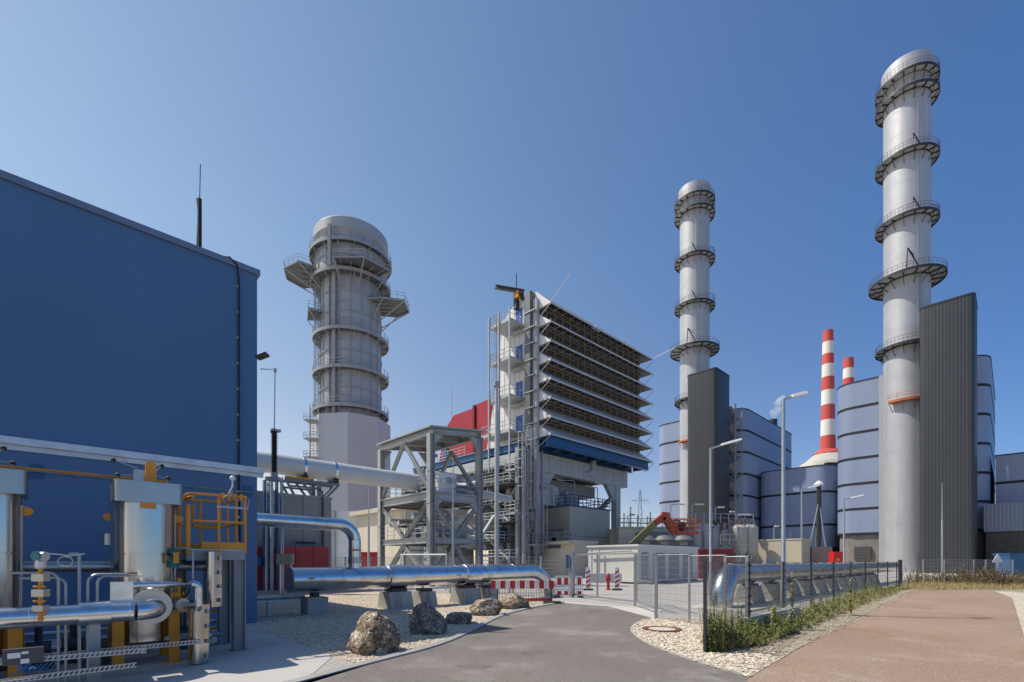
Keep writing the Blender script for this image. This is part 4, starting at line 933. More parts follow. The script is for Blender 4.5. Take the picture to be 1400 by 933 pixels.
# caged ladders and small platforms beside the left column
t = thing('ladder_tower', 'cluster of caged ladders and small platforms between lattice frame and intake', 'ladder', W(41, 40, 0))
def zz(y, u, v): return zuv(y, u, v)
for px, v, y0, y1 in ((712,39.2,690,592),(724,38.6,720,585),(741,38.3,780,690),(700,43,760,690)):
    u = onu(px, v); m = MB(); m.ladder(W(u,v,zz(y0,u,v)), W(u,v,zz(y1,u,v)), EX, .75, .05, .38, -EV); m.build('caged_ladder', GALV, t)
for px0, px1, v, y in ((704,735,39.3,700),(690,716,41,695),(728,746,38.6,744),(704,728,39.5,640),(686,712,43,727)):
    u0_, u1_ = onu(px0,v), onu(px1,v); z = zz(y,u0_,v); m = MB(); m.ubox(u0_,u1_,v,v+1.6,z-.2,z); pf = m.build('platform', LGREY, t)
    m = MB(); m.rail([W(u0_,v+1.6,z), W(u0_,v,z), W(u1_,v,z), W(u1_,v+1.6,z)], 1.25, (1,.66,.33), 1.0, .045); m.build('railing', GALV, pf)
for px, v, w_ in ((708,39.6,.45),(716,38.9,.35),(722,39.5,.3),(733,38.7,.25),(741,39,.2)):
    u = onu(px, v); m = MB(); m.bar(W(u,v,0), W(u,v,15), w_, w_, EX); m.build('post', GREY, t)
for (a, ya, va), (b, yb, vb) in (((694,690,42),(706,668,40)),((657,735,42),(676,705,42)),((718,740,39.4),(730,712,39.4)),((690,715,41),(676,690,42)),((660,660,44),(684,667,43))):
    u, u2 = onu(a,va), onu(b,vb); m = MB(); m.bar(W(u,va,zz(ya,u,va)), W(u2,vb,zz(yb,u2,vb)), .4, .25); m.build('brace', GREY, t)
t = thing('process_skid', 'dense grey pipework, valves and cabinets under the intake beside the ladders', 'pipework', W(41, 43, 0))
rr = random.Random(5)
for k in range(46):
    u, v, z = rr.uniform(37.5,44), rr.uniform(39.5,50), rr.choice((.8,1.6,2.6,3.6,5,6.4,7.6,8.8,10.2,11.4)); L_ = rr.uniform(1.5,5); d = rr.choice((EX, EV, EV)); r = rr.choice((.09,.12,.16,.22,.3))
    a = W(u,v,z); m = MB(); q = [a, a+d*L_]
    if k%3 == 0: q.append(a+d*L_+EZ*rr.choice((-1,1))*min(z*.8, rr.uniform(.8,2.5)))
    m.tube(fillet(q, r*2.2, 4) if len(q) > 2 else q, r, 10); m.build('pipe', (LGREY, GREY, ALUD, LGREY, M_RING)[k%5], t)
for k in range(16):
    u, v, z = rr.uniform(38,44), rr.uniform(39.2,47), (0,2.2,4.4,6.6,8.8)[k%5]; s_ = rr.uniform(.25,.6); m = MB(); m.ubox(u-s_,u+s_,v-s_*.6,v+s_*.6,z,z+rr.uniform(.6,1.7)); m.build('cabinet', (GREY, BEIGE, M_RING, NAVY)[k%4], t, smooth=False)
for k in range(6):
    z = 2.1+k*2.2 if k < 5 else 12.4; m = MB(); v0_ = 39.4+k%2*2; m.ubox(37.6,43.9,v0_,v0_+5.2,z-.12,z-.04); dk = m.build('deck', M_RING, t); m = MB(); m.rail([W(37.6,v0_+5.2,z-.04), W(37.6,v0_,z-.04), W(43.9,v0_,z-.04)], 1.1, (1,.66,.33), 1.1, .035); m.build('railing', LGREY, dk)
for a, b, c_, d_ in ((38.2,40.2,2.1,4.3),(38.2,44.5,4.3,6.5),(38.2,40.2,6.5,8.7)):
    m = MB(); m.bar(W(a,b,c_), W(a,b+3.2,d_), .12, .25); m.bar(W(a+.8,b,c_), W(a+.8,b+3.2,d_), .12, .25)
    for i in range(10): f_ = (i+.5)/10; p = W(a,b,c_).lerp(W(a,b+3.2,d_), f_); m.bar(p, p+EX*.8, .22, .03)
    m.build('stair_flight', LGREY, t)
# ---------------------------------------------------------------- red boiler house with blue gallery
t = thing('red_boiler_house', 'crimson clad boiler house with chamfered end behind the lattice frame', 'building', W(54, 57, 0))
m = MB(); pr = [(50.0,5),(50.0,24.3),(53.2,24.2),(53.2,23.8),(58.2,23.8),(60.6,22.0),(62.4,16),(62.4,5)]
m.extrude([W(44, v, z) for v, z in pr], EX*12); m.build('wall', RED, t, smooth=False)
m = MB(); m.bar(W(43.85,53.3,8), W(43.85,53.3,24.1), .4, .25, EX); m.build('corner_trim', mat('dark_crimson', (.16,.012,.02), .5, 0, .05, 1), t)
m = MB(); m.tube([W(43.9,58.6,23.5), W(43.9,58.6,28)], .06, 6); m.build('lightning_rod', GALV, t)
t = thing('blue_gallery', 'blue beam gallery with grey railings running past the red wall', 'gallery', W(41, 50, 14))
m = MB()
for u in (39.7, 42.6): m.ibeam(W(u,40,15.3), W(u,62.5,15.3), .45, .9, .06)
for k in range(12): m.ibeam(W(39.9,41+k*1.9,15.2), W(42.4,41+k*1.9,15.2), .3, .5, .05)
m.build('beam', NAVY, t)
m = MB(); m.ubox(39.5,42.9,40,62.5,15.76,15.84); m.build('grating', GREY, t)
m = MB(); m.rail([W(39.6,50,15.84), W(39.6,62.4,15.84)], 1.15, (1,.66,.33), 1.3, .04); m.build('railing', LGREY, t)
m = MB(); m.bar(W(40.4,55.2,15.9), W(40.4,55.2,18.2), .8, .5); m.build('cabinet', NAVY, t)
m = MB(); m.ubox(39.4,43,40,60,13.4,14.6); m.build('concrete_beam', LGREY, t)
for v in (43, 51, 59.5):
    m = MB(); m.bar(W(41.2,v,0), W(41.2,v,13.4), .8, .8, EX); m.build('column', LGREY, t)
m = MB()
for v in (46, 48.5, 54, 57): m.tube([W(40.3,v-3,12.6), W(40.3,v+3,12.6)], .35, 10)
m.tube([W(39.8,41,11.8), W(39.8,58,11.8)], .5, 12); m.build('pipe_run', LGREY, t)

# ---------------------------------------------------------------- steel lattice frame in front
M_FR = mat('grey_green_steel_paint', (.345,.36,.355), .45, .05, .08, 1.5, streak=.05)
c0 = P(589, 0, 36); fu, fv = UV(c0); LU, LV = 4.7, 7.4
t = thing('lattice_frame', 'open grey steel frame tower with roof, carrying the end of the white pipe', 'steel frame', W(fu+2, fv+3, 0))
ZR = 11.7
for a, b in ((0,0),(LU,0),(0,LV),(LU,LV)):
    m = MB(); zt = ZR+(.55 if a else 0); m.ibeam(W(fu+a,fv+b,0), W(fu+a,fv+b,zt-.3), .46, .46, .035, EX)
    for z in (2.2,4.8,6.2,8.6): m.ubox(fu+a-.26,fu+a+.26,fv+b-.26,fv+b+.26,z,z+.05)
    m.build('column', M_FR, t)
for z, h in ((3.45,.45),(6.75,.55)):
    m = MB()
    for a in (0, LU): m.ibeam(W(fu+a,fv,z), W(fu+a,fv+LV,z), .3, h, .03)
    for b in (0, LV): m.ibeam(W(fu,fv+b,z), W(fu+LU,fv+b,z), .3, h, .03)
    m.build('floor_beam', M_FR, t)
m = MB()
for k in range(1,5): m.ibeam(W(fu,fv+LV*k/5,6.75), W(fu+LU,fv+LV*k/5,6.75), .2, .4, .025)
m.build('floor_joist', M_FR, t)
m = MB(); m.ubox(fu-.2,fu+LU+.2,fv-.2,fv+LV+.2,7.03,7.08); m.build('grating', GREY, t)
m = MB()
for a, dz in ((0,0),(LU,.55)): m.ibeam(W(fu+a,fv-.25,ZR-.2+dz), W(fu+a,fv+LV+.25,ZR-.2+dz), .3, .4, .03)
for b in (0, LV*.33, LV*.66, LV): m.ibeam(W(fu,fv+b,ZR-.1), W(fu+LU,fv+b,ZR+.45), .25, .35, .03)
m.build('roof_beam', M_FR, t)
m = MB(); m.hexa([W(fu-.3,fv-.35,ZR+.1),W(fu+LU+.4,fv-.35,ZR+.72),W(fu+LU+.4,fv+LV+.35,ZR+.72),W(fu-.3,fv+LV+.35,ZR+.1),W(fu-.3,fv-.35,ZR+.22),W(fu+LU+.4,fv-.35,ZR+.84),W(fu+LU+.4,fv+LV+.35,ZR+.84),W(fu-.3,fv+LV+.35,ZR+.22)]); m.build('roof', M_FR, t, smooth=False)
def brace(a, b, w_=.26): 
    m = MB(); m.ibeam(a, b, w_, w_, .03); m.build('brace', M_FR, t)
h = LV/2
for a in (0, LU):
    brace(W(fu+a,fv+h,ZR-.35), W(fu+a,fv+.2,7.3)); brace(W(fu+a,fv+h,ZR-.35), W(fu+a,fv+LV-.2,7.3))
    brace(W(fu+a,fv+.2,6.4), W(fu+a,fv+h,3.7)); brace(W(fu+a,fv+LV-.2,6.4), W(fu+a,fv+h,3.7))
    brace(W(fu+a,fv+h,3.2), W(fu+a,fv+.2,.2)); brace(W(fu+a,fv+h,3.2), W(fu+a,fv+LV-.2,.2))
for b in (0, LV):
    brace(W(fu+.2,fv+b,6.4), W(fu+LU/2,fv+b,3.7)); brace(W(fu+LU-.2,fv+b,6.4), W(fu+LU/2,fv+b,3.7)); brace(W(fu+LU/2,fv+b,3.2), W(fu+.2,fv+b,.2)); brace(W(fu+LU/2,fv+b,3.2), W(fu+LU-.2,fv+b,.2))
    for sgn, a in ((1,0),(-1,LU)):
        for z in (6.5, ZR-.3+(.4 if a else 0)):
            m = MB(); m.extrude([W(fu+a+sgn*.22,fv+b-.1,z),W(fu+a+sgn*1.0,fv+b-.1,z),W(fu+a+sgn*.22,fv+b-.1,z-.9)], EV*.2); m.build('haunch', M_FR, t, smooth=False)
m = MB(); m.rail([W(fu+LU,fv,7.08), W(fu,fv,7.08), W(fu,fv+LV,7.08)], 1.1, (1,.7,.35), 1.2, .03, toe=.12); m.build('railing', LGREY, t)
q0, q1 = onu(599, fv+.6), onu(624, fv+.6)
m = MB(); m.ubox(q0, q1, fv+.6, fv+1.3, 7.09, 8.75); cb = m.build('control_cabinet', WHITE, t)
m = MB(); m.ubox(q0+.75,q1-.22,fv+.585,fv+.598,7.95,8.5); m.build('door_panel', LGREY, cb)
m = MB(); m.ubox(q0+.2,q0+.3,fv+.59,fv+.599,8.0,8.3); m.build('warning_label', mat('yellow_label', (.7,.55,.05), .5, 0, .05, 9), cb)
m = MB()
for k, (du, dv, z, L) in enumerate(((3.6,.4,8.0,3.5),(4.2,1.2,9.0,3),(2.5,2,5.5,4.4),(1,3.6,5.2,3.6),(3.2,.5,4.4,4.2))): m.tube([W(fu+du-L/2,fv+dv+1,z), W(fu+du+L/2,fv+dv+1,z)], .14+.05*(k%3), 10)
m.tube([W(fu+3,fv+1,7.7), W(fu+12,fv+4,7.9)], .34, 14); m.build('process_pipe', LGREY, t)
m = MB()
for k in range(16):
    u, v = fu+rnd.uniform(.3,LU-.3), fv+rnd.uniform(.5,LV-.5); z = (.0,3.67,7.09)[k%3]; s_ = rnd.uniform(.12,.3); m = MB(); m.ubox(u-s_,u+s_,v-s_,v+s_,z,z+rnd.uniform(.4,1.1)); m.build('equipment_box', GREY, t, smooth=False)
for z in (3.68,):
    m = MB(); m.ubox(fu-.1,fu+LU+.1,fv-.1,fv+LV+.1,z-.05,z); dk = m.build('grating', GREY, t); m = MB(); m.rail([W(fu+LU,fv,z), W(fu,fv,z), W(fu,fv+LV,z)], 1.1, (1,.66,.33), 1.1, .03); m.build('railing', LGREY, dk)
m = MB(); m.rail([W(fu+.2,fv+LV,7.08), W(fu+LU,fv+LV,7.08), W(fu+LU,fv,7.08)], 1.1, (1,.66,.33), 1.1, .03); m.build('railing', LGREY, t)
r7 = random.Random(7)
for k in range(34):
    a = W(fu+r7.uniform(.4,LU-.4), fv+r7.uniform(.4,LV-.4), r7.choice((.6,1.2,2.0,2.8,4.2,4.9,5.6,6.2,7.6,8.3,9.0))); d = r7.choice((EX, EV, EZ)); L_ = r7.uniform(1.2,3.6) if d is not EZ else r7.uniform(.8,2.2); r = r7.choice((.05,.07,.1,.14))
    q = [a-d*L_/2 if d is not EZ else a, a+d*L_/2, a+d*L_/2-EZ*r7.uniform(.4,.9)] if d is not EZ else [a, a+EZ*L_, a+EZ*L_+EX*.6]
    m = MB(); m.tube(fillet(q, r*2, 4), r, 8); m.build('process_pipe', (LGREY, ALUD, M_RING, GREY)[k%4], t)
m = MB(); m.ladder(W(fu+LU-.6,fv+LV*.7,.1), W(fu+LU-.6,fv+LV*.7,8.2), EV, .5, .03, .35, -EX); m.build('ladder', GALV, t)
m = MB()
for k in range(5):
    m.blob(W(fu+1.2, fv+1.6+k*.7, 7.4), (.3,.3,.42), 1, .3, 2, k)
m.build('valve_cluster', DARK, t)

# ---------------------------------------------------------------- white pipe bridge
z1 = zat(631, 30.0); pA = P(351, 631, 30.0); pB = P(575, 658.5, 38.2)
dp = (pB-pA).normalized(); d_h = Vector((CS,SN,0))
uA, vA = UV(pA); zc = zat(631, pA.y)
t = thing('white_pipe', 'large off white pipe crossing from the blue building to the lattice frame', 'pipe', W(uA, vA, 0))
path = [W(uA-14, vA, zc), W(uA+12.6, vA, zc)]
p_, r_ = clad(path, .635, 4.2, .015); m = MB(); m.tube(p_, r_, 36); m.build('pipe_shell', WPIPE, t)
for px in (414, 456):
    u = onu(px, vA); m = MB(); m.tube([W(u-.09,vA,zc), W(u+.09,vA,zc)], .66, 36); m.build('pipe_band', ALU, t)
    m = MB(); m.ubox(u-.18,u+.18,vA-.45,vA-.1,zc-.95,zc-.55); m.ubox(u-.5,u-.3,vA-.4,vA-.1,zc-.95,zc-.7); m.build('saddle', DARK, t)
ux = onu(432, vA)
t = thing('pipe_support_truss', 'dark steel truss trestle holding the white pipe above the grey shed', 'support', W(ux, vA, 0))
m = MB(); zt = zc-.97
m.bar(W(ux-2.2,vA-.5,zt), W(ux+1.4,vA-.5,zt), .16); m.bar(W(ux-2.2,vA+.5,zt), W(ux+1.4,vA+.5,zt), .16)
for v in (vA-.5, vA+.5):
    m.bar(W(ux-.0,v,0), W(ux-.0,v,zt), .24); m.bar(W(ux,v,zt-1.5), W(ux+1.3,v,zt-.08), .13); m.bar(W(ux,v,zt-1.5), W(ux-1.1,v,zt-.08), .13)
    m.bar(W(ux-2.1,v,zt-.08), W(ux-.7,v,zt-2.6), .13); m.bar(W(ux-2.0,v,zt-.4), W(ux,v,zt-.4), .12)
m.build('truss', mat('dark_galvanised', (.20,.20,.20), .5, .5, .1, 3), t)
m = MB(); m.bar(W(ux-2.2,vA-.62,zt+.14), W(ux-.4,vA-.62,zt+.14), .12); m.build('rail', ORANGE, t)

# ---------------------------------------------------------------- grey shed, red containers, insulator post
VS = 31.4; us = onu(453, VS); zs_ = zuv(680.5, us, VS)
t = thing('grey_shed', 'plain grey concrete wall shed under the white pipe', 'building', W(us-4, VS+.3, 0))
m = MB(); m.ubox(us-9, us, VS, VS+.58, 0, zs_-.12); m.build('wall', mat('grey_concrete_panel', (.30,.285,.265), .8, 0, .06, .6, streak=.08), t)
m = MB(); m.ubox(us-9, us+.05, VS-.05, VS+.6, zs_-.118, zs_); m.build('roof_edge', GREY, t)
for px in (378, 414, 443):
    u = onu(px, VS); m = MB(); m.ubox(u-.015, u+.015, VS-.012, VS-.002, 0, zs_-.13); m.build('panel_joint', DARK, t)
u = onu(441, VS-.12); m = MB(); m.tube([W(u,VS-.12,2.6), W(u,VS-.12,zs_+.3), W(u-.3,VS-.12,zs_+.45)], .05, 6); m.build('conduit', DARK, t)
m = MB(); m.ubox(u-.55,u-.1,VS-.28,VS-.13,4.3,4.55); m.build('wall_lamp', DARK, t)
m = MB(); m.tube([W(onu(405,VS-.2),VS-.2,3.05), W(onu(432,VS-.2),VS-.2,3.05)], .06, 6); m.build('conduit', DARK, t)
VC_ = 30.2
for i, (p0, p1, lb) in enumerate(((350,384,'bright red container half hidden by the blue lattice posts'),(384.3,404,'red steel container in front of the grey shed, second from the blue posts'),(404.3,427,'red steel container in front of the grey shed, left of the last one'),(427.3,450,'red steel container at the right end of the row before the grey shed'))):
    x0, x1 = onu(p0, VC_), onu(p1, VC_); zt = zuv(747.5, (x0+x1)/2, VC_)
    t = thing('red_container', lb, 'container', W((x0+x1)/2, VC_+.5, 0), 'red containers in front of the grey shed')
    m = MB(); m.ubox(x0, x1-.02, VC_, VC_+1.1, .1, zt); m.build('body', REDP, t)
    m = MB(); m.ubox(x0, x1-.02, VC_+.05, VC_+1.1, 0, .098); m.build('base', DARK, t)
    m = MB(); m.ubox(x0+.1, x1-.12, VC_-.03, VC_-.002, .3, zt-.2); m.build('door', mat('red_door_sheet', (.36,.02,.018), .45, 0, .06, 1), t)
Y = 27.8; q = P(375, 0, Y)
t = thing('insulator_post', 'black ribbed high voltage insulator on a blue lattice support', 'insulator', (q.x, Y, 0))
zi0, zi1 = zat(646,Y), zat(590,Y)
m = MB(); prof = []
n = 26
for k in range(n): z = zi0+(zi1-zi0)*k/n; prof += [(.12,z),(.19,z+.03),(.12,z+.05)]
m.lathe((q.x,Y,0), prof+[(.12,zi1)], 14); m.build('insulator', BLACK, t)
m = MB(); m.box(q.x-.35,q.x+.35,Y-.35,Y+.35,zi0-.5,zi0-.3); m.lathe((q.x,Y,0), [(.2,zi0-.3),(.2,zi0-.02)], 12); m.tube([Vector((q.x-.2,Y,zi1)), Vector((q.x+.35,Y,zi1+.03))], .1, 8); m.lathe((q.x,Y,0), [(.2,zi1),(.2,zi1+.12)], 12); m.build('head_fitting', GREY, t)
m = MB(); m.tube([Vector((q.x,Y,zi1+.1)), Vector((q.x+.04,Y,zat(506,Y)))], .035, 6); m.lathe((q.x+.04,Y,0), [(.09,zat(509,Y)),(.09,zat(504,Y))], 8); m.build('conductor', GALV, t)
m = MB()
for dx in (-.42, .28):
    m.bar(Vector((q.x+dx,Y-.3,.2)), Vector((q.x+dx,Y-.3,zi0-.5)), .3, .1); m.bar(Vector((q.x+dx,Y+.3,.2)), Vector((q.x+dx,Y+.3,zi0-.5)), .3, .1)
m.build('post', NAVY, t)
m = MB(); k = 0; z = .4
while z < zi0-1: m.bar(Vector((q.x-.28,Y-.3,z)), Vector((q.x+.16,Y-.3,z+.42)), .06, .04); m.bar(Vector((q.x+.16,Y-.3,z+.42)), Vector((q.x-.28,Y-.3,z+.84)), .06, .04); z += .84
m.build('lattice_bracing', NAVY, t)
m = MB(); m.box(q.x-.7,q.x+.7,Y-.7,Y+.7,0,.2); m.build('footing', CONC, t)
m = MB(); m.bar(Vector((q.x+.1,Y-.5,.2)), Vector((q.x+.1,Y-.5,zi0-.6)), .13); m.build('cable_pipe', LGREY, t)
m = MB(); m.box(q.x-.9,q.x-.5,Y-.6,Y-.3,1.6,2.1); m.build('drive_box', NAVY, t)
t = thing('junction_cabinet', 'small olive grey junction cabinet on posts beside the blue lattice support', 'cabinet', P(391, 800, 26.6)-EZ*P(391,800,26.6).z)
q2 = P(390, 0, 26.6); m = MB(); m.box(q2.x-.45,q2.x+.4,26.5,26.8,zat(772,26.6),zat(757.5,26.6)); m.build('cabinet_body', mat('olive_grey', (.23,.24,.20), .5, 0, .05, 2), t)
m = MB(); m.bar(Vector((q2.x-.3,26.65,0)), Vector((q2.x-.3,26.65,zat(772,26.6))), .07); m.bar(Vector((q2.x+.3,26.65,0)), Vector((q2.x+.3,26.65,zat(772,26.6))), .07); m.build('leg', GALV, t)
for px, top, Y, lb in ((365,655,27.4,'thin grey lightning mast close behind the blue lattice support'),(386,652,27.2,'thin dark lightning mast just right of the blue lattice support'),(504,668,40,'thin grey lightning mast left of the lattice frame'),(619.6,627,33.5,'slim grey lightning mast standing in front of the lattice frame'),(1288,660,52,'slim tapering pole in front of the dark tower at the right')):
    q = P(px, 0, Y); t = thing('lightning_mast', lb, 'pole', (q.x, Y, 0), 'thin lightning masts'); zt = zat(top, Y)
    m = MB(); m.lathe((q.x,Y,0), [(.09,0),(.09,.6*zt),(.055,.61*zt),(.03,zt)], 8); m.build('mast', GALV, t); m = MB(); m.lathe((q.x,Y,0), [(.25,0),(.25,.1)], 8); m.build('base_plate', CONC, t)
Y = 28; q = P(679, 0, Y); t = thing('vent_pole', 'tall grey pole with round cap in front of the intake ladders', 'pole', (q.x, Y, 0))
m = MB(); m.lathe((q.x,Y,0), [(.12,0),(.12,zat(565,Y)),(.09,zat(560,Y)),(.09,zat(528,Y))], 14); m.build('pole', LGREY, t); m = MB(); m.lathe((q.x,Y,0), [(.2,zat(529,Y)),(.2,zat(523,Y)),(.16,zat(522,Y)),(.0001,zat(522,Y))], 14); m.build('cap', GREY, t)
# beige halls
t = thing('beige_hall', 'beige rendered hall with flat roof behind the lattice frame', 'building', W(40, 55, 0))
cB = P(554, 0, 57); ub, vb = UV(cB); zB = zat(693, 57)
m = MB(); m.ubox(ub, ub+9, vb, vb+16, 0, zB-.3); m.build('wall', BEIGE, t)
m = MB(); m.ubox(ub-.7, ub+9.5, vb-.5, vb+16.6, zB-.298, zB+.25); m.build('roof_slab', BEIGED, t)
m = MB(); m.ubox(ub-.05, ub-.003, vb+6, vb+6.6, 0, zB-.4); m.ubox(ub-.05, ub-.003, vb+.4, vb+.9, 0, zB-.4); m.build('pilaster', BEIGED, t)
m = MB(); m.ubox(ub+2,ub+4.2,vb-.06,vb-.003,1.0,4.0); m.build('louvre', LGREY, t)
t = thing('white_door_hall', 'narrow white lit wall between the grey shed and the beige hall', 'building', P(475, 800, 66)-EZ*P(475,800,66).z)
a, b = P(459,0,66), P(473,0,66); m = MB(); m.box(a.x, b.x+1.5, 66, 72, 0, zat(699,66)); m.build('wall', WHITE, t)
m = MB(); m.box(a.x-1.0, a.x-.02, 65.6, 68, 0, zat(698,66)); m.build('corner_post', LGREY, t)
# turbine enclosure with railing, and its annexes
t = thing('turbine_enclosure', 'beige box enclosure with blue railed roof under the intake portal', 'building', W(52, 44, 0))
cE = P(779, 0, 60); ue, ve = UV(cE); zE = 8.75
m = MB(); m.ubox(ue, ue+8.6, ve, ve+9, 0, zE); m.build('wall', mat('beige_cassette', (.44,.41,.34), .6, 0, .04, .5, streak=.04), t)
m = MB(); m.ubox(ue-.1, ue+8.7, ve-.1, ve+9.1, zE+.002, zE+.18); m.build('roof_edge', NAVY, t)
m = MB(); m.rail([W(ue,ve+9,zE+.18), W(ue,ve,zE+.18), W(ue+8.6,ve,zE+.18), W(ue+8.6,ve+8,zE+.18)], 1.3, (1,.66,.33), .9, .045); m.build('railing', mat('dark_blue_rail', (.03,.06,.11), .5, 0, .05, 2), t)
m = MB(); m.ubox(ue-.06,ue-.002,ve+1.6,ve+3.0,1,5.6); d = m.build('door', BEIGE, t); m = MB(); m.ubox(ue-.09,ue-.062,ve+2.0,ve+2.9,4.2,5.0); m.build('window', DARK, d)
m = MB(); m.tube([W(ue-.3,ve+.6,5.9), W(ue-.3,ve+4.4,5.9), W(ue-.3,ve+4.4,5.4)], .12, 6); m.tube([W(ue-.3,ve+.6,5.9), W(ue-.3,ve+.6,5.2)], .12, 6); m.build('pipe_bracket', GREY, t)
m = MB(); m.ubox(ue-.012,ue+8.6,ve-.03,ve-.003,5.05,5.1); m.build('panel_joint', DARK, t)
m = MB(); m.ubox(ue+2.0,ue+4.4,ve+2,ve+5,zE+.2,zE+1.9); m.build('roof_unit', GREY, t)
m = MB(); m.extrude([W(ue+.2,ve+2.5,zE+.2),W(ue+2.6,ve+2.5,zE+2.4),W(ue+3.4,ve+2.5,zE+1.6),W(ue+2.6,ve+2.5,zE+.2)], EV*3); m.extrude([W(ue-2.8,ve+2.5,zE+.2),W(ue-2.8,ve+2.5,zE+3.0),W(ue+.6,ve+2.5,zE+2.7),W(ue+1.6,ve+2.5,zE+.2)], EV*3); m.build('air_cooler', LGREY, t, smooth=False)
m = MB(); a = W(ue+6.2,ve+.3,zE+.2); m.tube([a, a+EZ*2.6, a+EZ*2.75-EX*.25, a+EZ*2.6-EX*2.0], .06, 6); a = W(ue+1.2,ve+.2,zE+.2); m.tube([a, a+EZ*3.0, a+EZ*3.1-EX*.25, a+EZ*2.9-EX*2.2], .06, 6); m.build('roof_lamp', GREY, t)
t = thing('beige_annex', 'low beige annex with projecting pale roof ledge in front of the enclosure', 'building', W(48, 40, 0))
cA = P(785, 0, 55); ua, va = UV(cA); m = MB(); m.ubox(ua, ua+4.6, va, va+2.0, 0, 4.3); m.ubox(ua-.01, ua+4.61, va+2.001, va+7, 0, 3.4); m.build('wall', BEIGE, t)
m = MB(); m.ubox(ua-.6, ua+.0, va+.2, va+7, 3.85, 4.2); m.build('roof_ledge', BEIGED, t)
m = MB(); m.ubox(ua-.02, ua-.002, va+.6, va+1.4, .1, 2.6); m.build('door', LGREY, t)
m = MB(); m.rail([W(ua+.1,va+6.5,4.2), W(ua+.1,va+.2,4.2), W(ua+2,va+.2,4.2)], 1.1, (1,.5), 1.2, .04); m.build('railing', GREY, t)
# ---------------------------------------------------------------- big silver pipe on concrete blocks
pu, pv = UV(Vector((-7.6, 16.5, 0))); zp = 1.22; RP = .43
t = thing('big_silver_pipe', 'thick silver insulated pipe lying on concrete blocks behind the boulders, bending down at the barrier', 'pipe', W(pu+5, pv, 0))
uE = onu(748, pv)
path = fillet([W(pu,pv,zp), W(uE,pv,zp+.1), W(uE,pv,-.05)], 1.35, 12)
p_, r_ = clad(path, RP-.01, 1.75, .008); m = MB(); m.tube(p_, r_, 48); m.build('pipe_shell', ALU, t)
for px0, px1 in ((527,561),(632,652)):
    m = MB(); a, b = onu(px0,pv), onu(px1,pv); m.tube([W(a,pv,zp+.02), W(a+.03,pv,zp+.02), W(b-.03,pv,zp+.02), W(b,pv,zp+.02)], [RP+.005,RP+.045,RP+.045,RP+.005], 48); m.build('clamp_sleeve', ALU, t)
m = MB(); m.tube([W(pu-.02,pv,zp), W(pu+.02,pv,zp)], RP+.01, 48); m.build('end_cap', ALUD, t)
for px in (420, 620, 754):
    u = onu(px, pv); z = zp-.02 if px < 700 else .7
    m = MB(); dn = 1
    if px < 700: m.ubox(u-.10,u+.10,pv-RP-.02,pv-RP+.1,zp+.02,zp+.07)
    else: m.ubox(u-.08,u+.08,pv-RP-.02,pv-RP+.1,.75,.8)
    m.build('flow_label', mat('amber_tag', (.55,.20,.03), .6, 0, .1, 9), t)
# branch pipe
uj = onu(485, pv); zb = 3.2
t = thing('branch_pipe', 'thinner silver pipe from the blue building bending down into the big silver pipe', 'pipe', W(uj, pv, 1.6))
path = fillet([W(uj-4.6,pv,zb+.03), W(uj,pv,zb), W(uj,pv,1.55)], .62, 10); p_, r_ = clad(path, .225, 1.2, .006); m = MB(); m.tube(p_, r_, 32); m.build('pipe_shell', ALU, t)
m = MB(); m.tube([W(uj,pv,1.78), W(uj,pv,2.02)], .243, 32); m.build('clamp_sleeve', ALUD, t)
m = MB(); m.tube([W(uj,pv,2.25), W(uj,pv,2.31)], .234, 32); m.tube([W(uj-4.55,pv,zb+.03), W(uj-4.3,pv,zb+.03)], .25, 32); m.build('flow_label', MATS['amber_tag'], t)
# concrete blocks
def block(px, w, h, v, label, slope=True):
    u = onu(px, v); b = W(u, v, 0); t = thing('concrete_block', label, 'block', b, 'concrete blocks under the pipe')
    m = MB()
    if slope: m.extrude([W(u-w/2,v-.55,0),W(u-w/2,v-.38,h),W(u-w/2,v+.38,h),W(u-w/2,v+.55,0)], EX*w)
    else: m.ubox(u-w/2,u+w/2,v-.32,v+.32,0,h)
    m.build('body', CONC, t, smooth=False)
    m = MB()
    if slope:
        m.ubox(u-w*.34,u+w*.34,v-.30,v+.30,h+.002,h+.13); m.build('steel_saddle', DARK, t)
        m = MB()
        for k in (-.32,-.2,-.08): m.hexa([W(u+w*k,v-.565,.02),W(u+w*k+.03,v-.565,.02),W(u+w*k+.03,v-.50,.02),W(u+w*k,v-.50,.02),W(u+w*k,v-.395,h),W(u+w*k+.03,v-.395,h),W(u+w*k+.03,v-.34,h),W(u+w*k,v-.34,h)])
        m.build('recess_strip', mat('block_groove', (.26,.25,.235), .9, 0, .1, 3), t, smooth=False)
    else:
        m.ubox(u-.12,u+.12,v-.14,v+.14,h+.002,h+.16); m.build('steel_saddle', DARK, t)
block(430, .72, .60, pv, 'square grey concrete block in shade under the left end of the big pipe', False)
block(541, 1.0, .66, pv, 'large sloping concrete block under the first pipe sleeve, left of two smaller ones')
block(580, .62, .60, pv+.1, 'narrow sloping concrete block between the two large ones')
block(637, 1.05, .66, pv, 'large sloping concrete block under the second pipe sleeve, in the middle')
block(664, .62, .62, pv+.1, 'narrow sloping concrete block next to the striped barrier')
# low rail and pipe duct at the left end
t = thing('pipe_bench', 'low grey pipe bench on thin posts left of the big pipe end', 'bench', W(pu-1, pv-.3, 0))
m = MB(); m.tube([W(pu-3.4,pv+.25,.62), W(pu+.6,pv+.25,.62)], .06, 10); m.ubox(pu-3.4,pu+.5,pv+.05,pv+.5,.5,.55); m.build('shelf', GALV, t)
for u in (pu-2.1, pu-.6):
    m = MB(); m.bar(W(u,pv+.2,0), W(u,pv+.2,.5), .12); m.build('post', GALV, t)
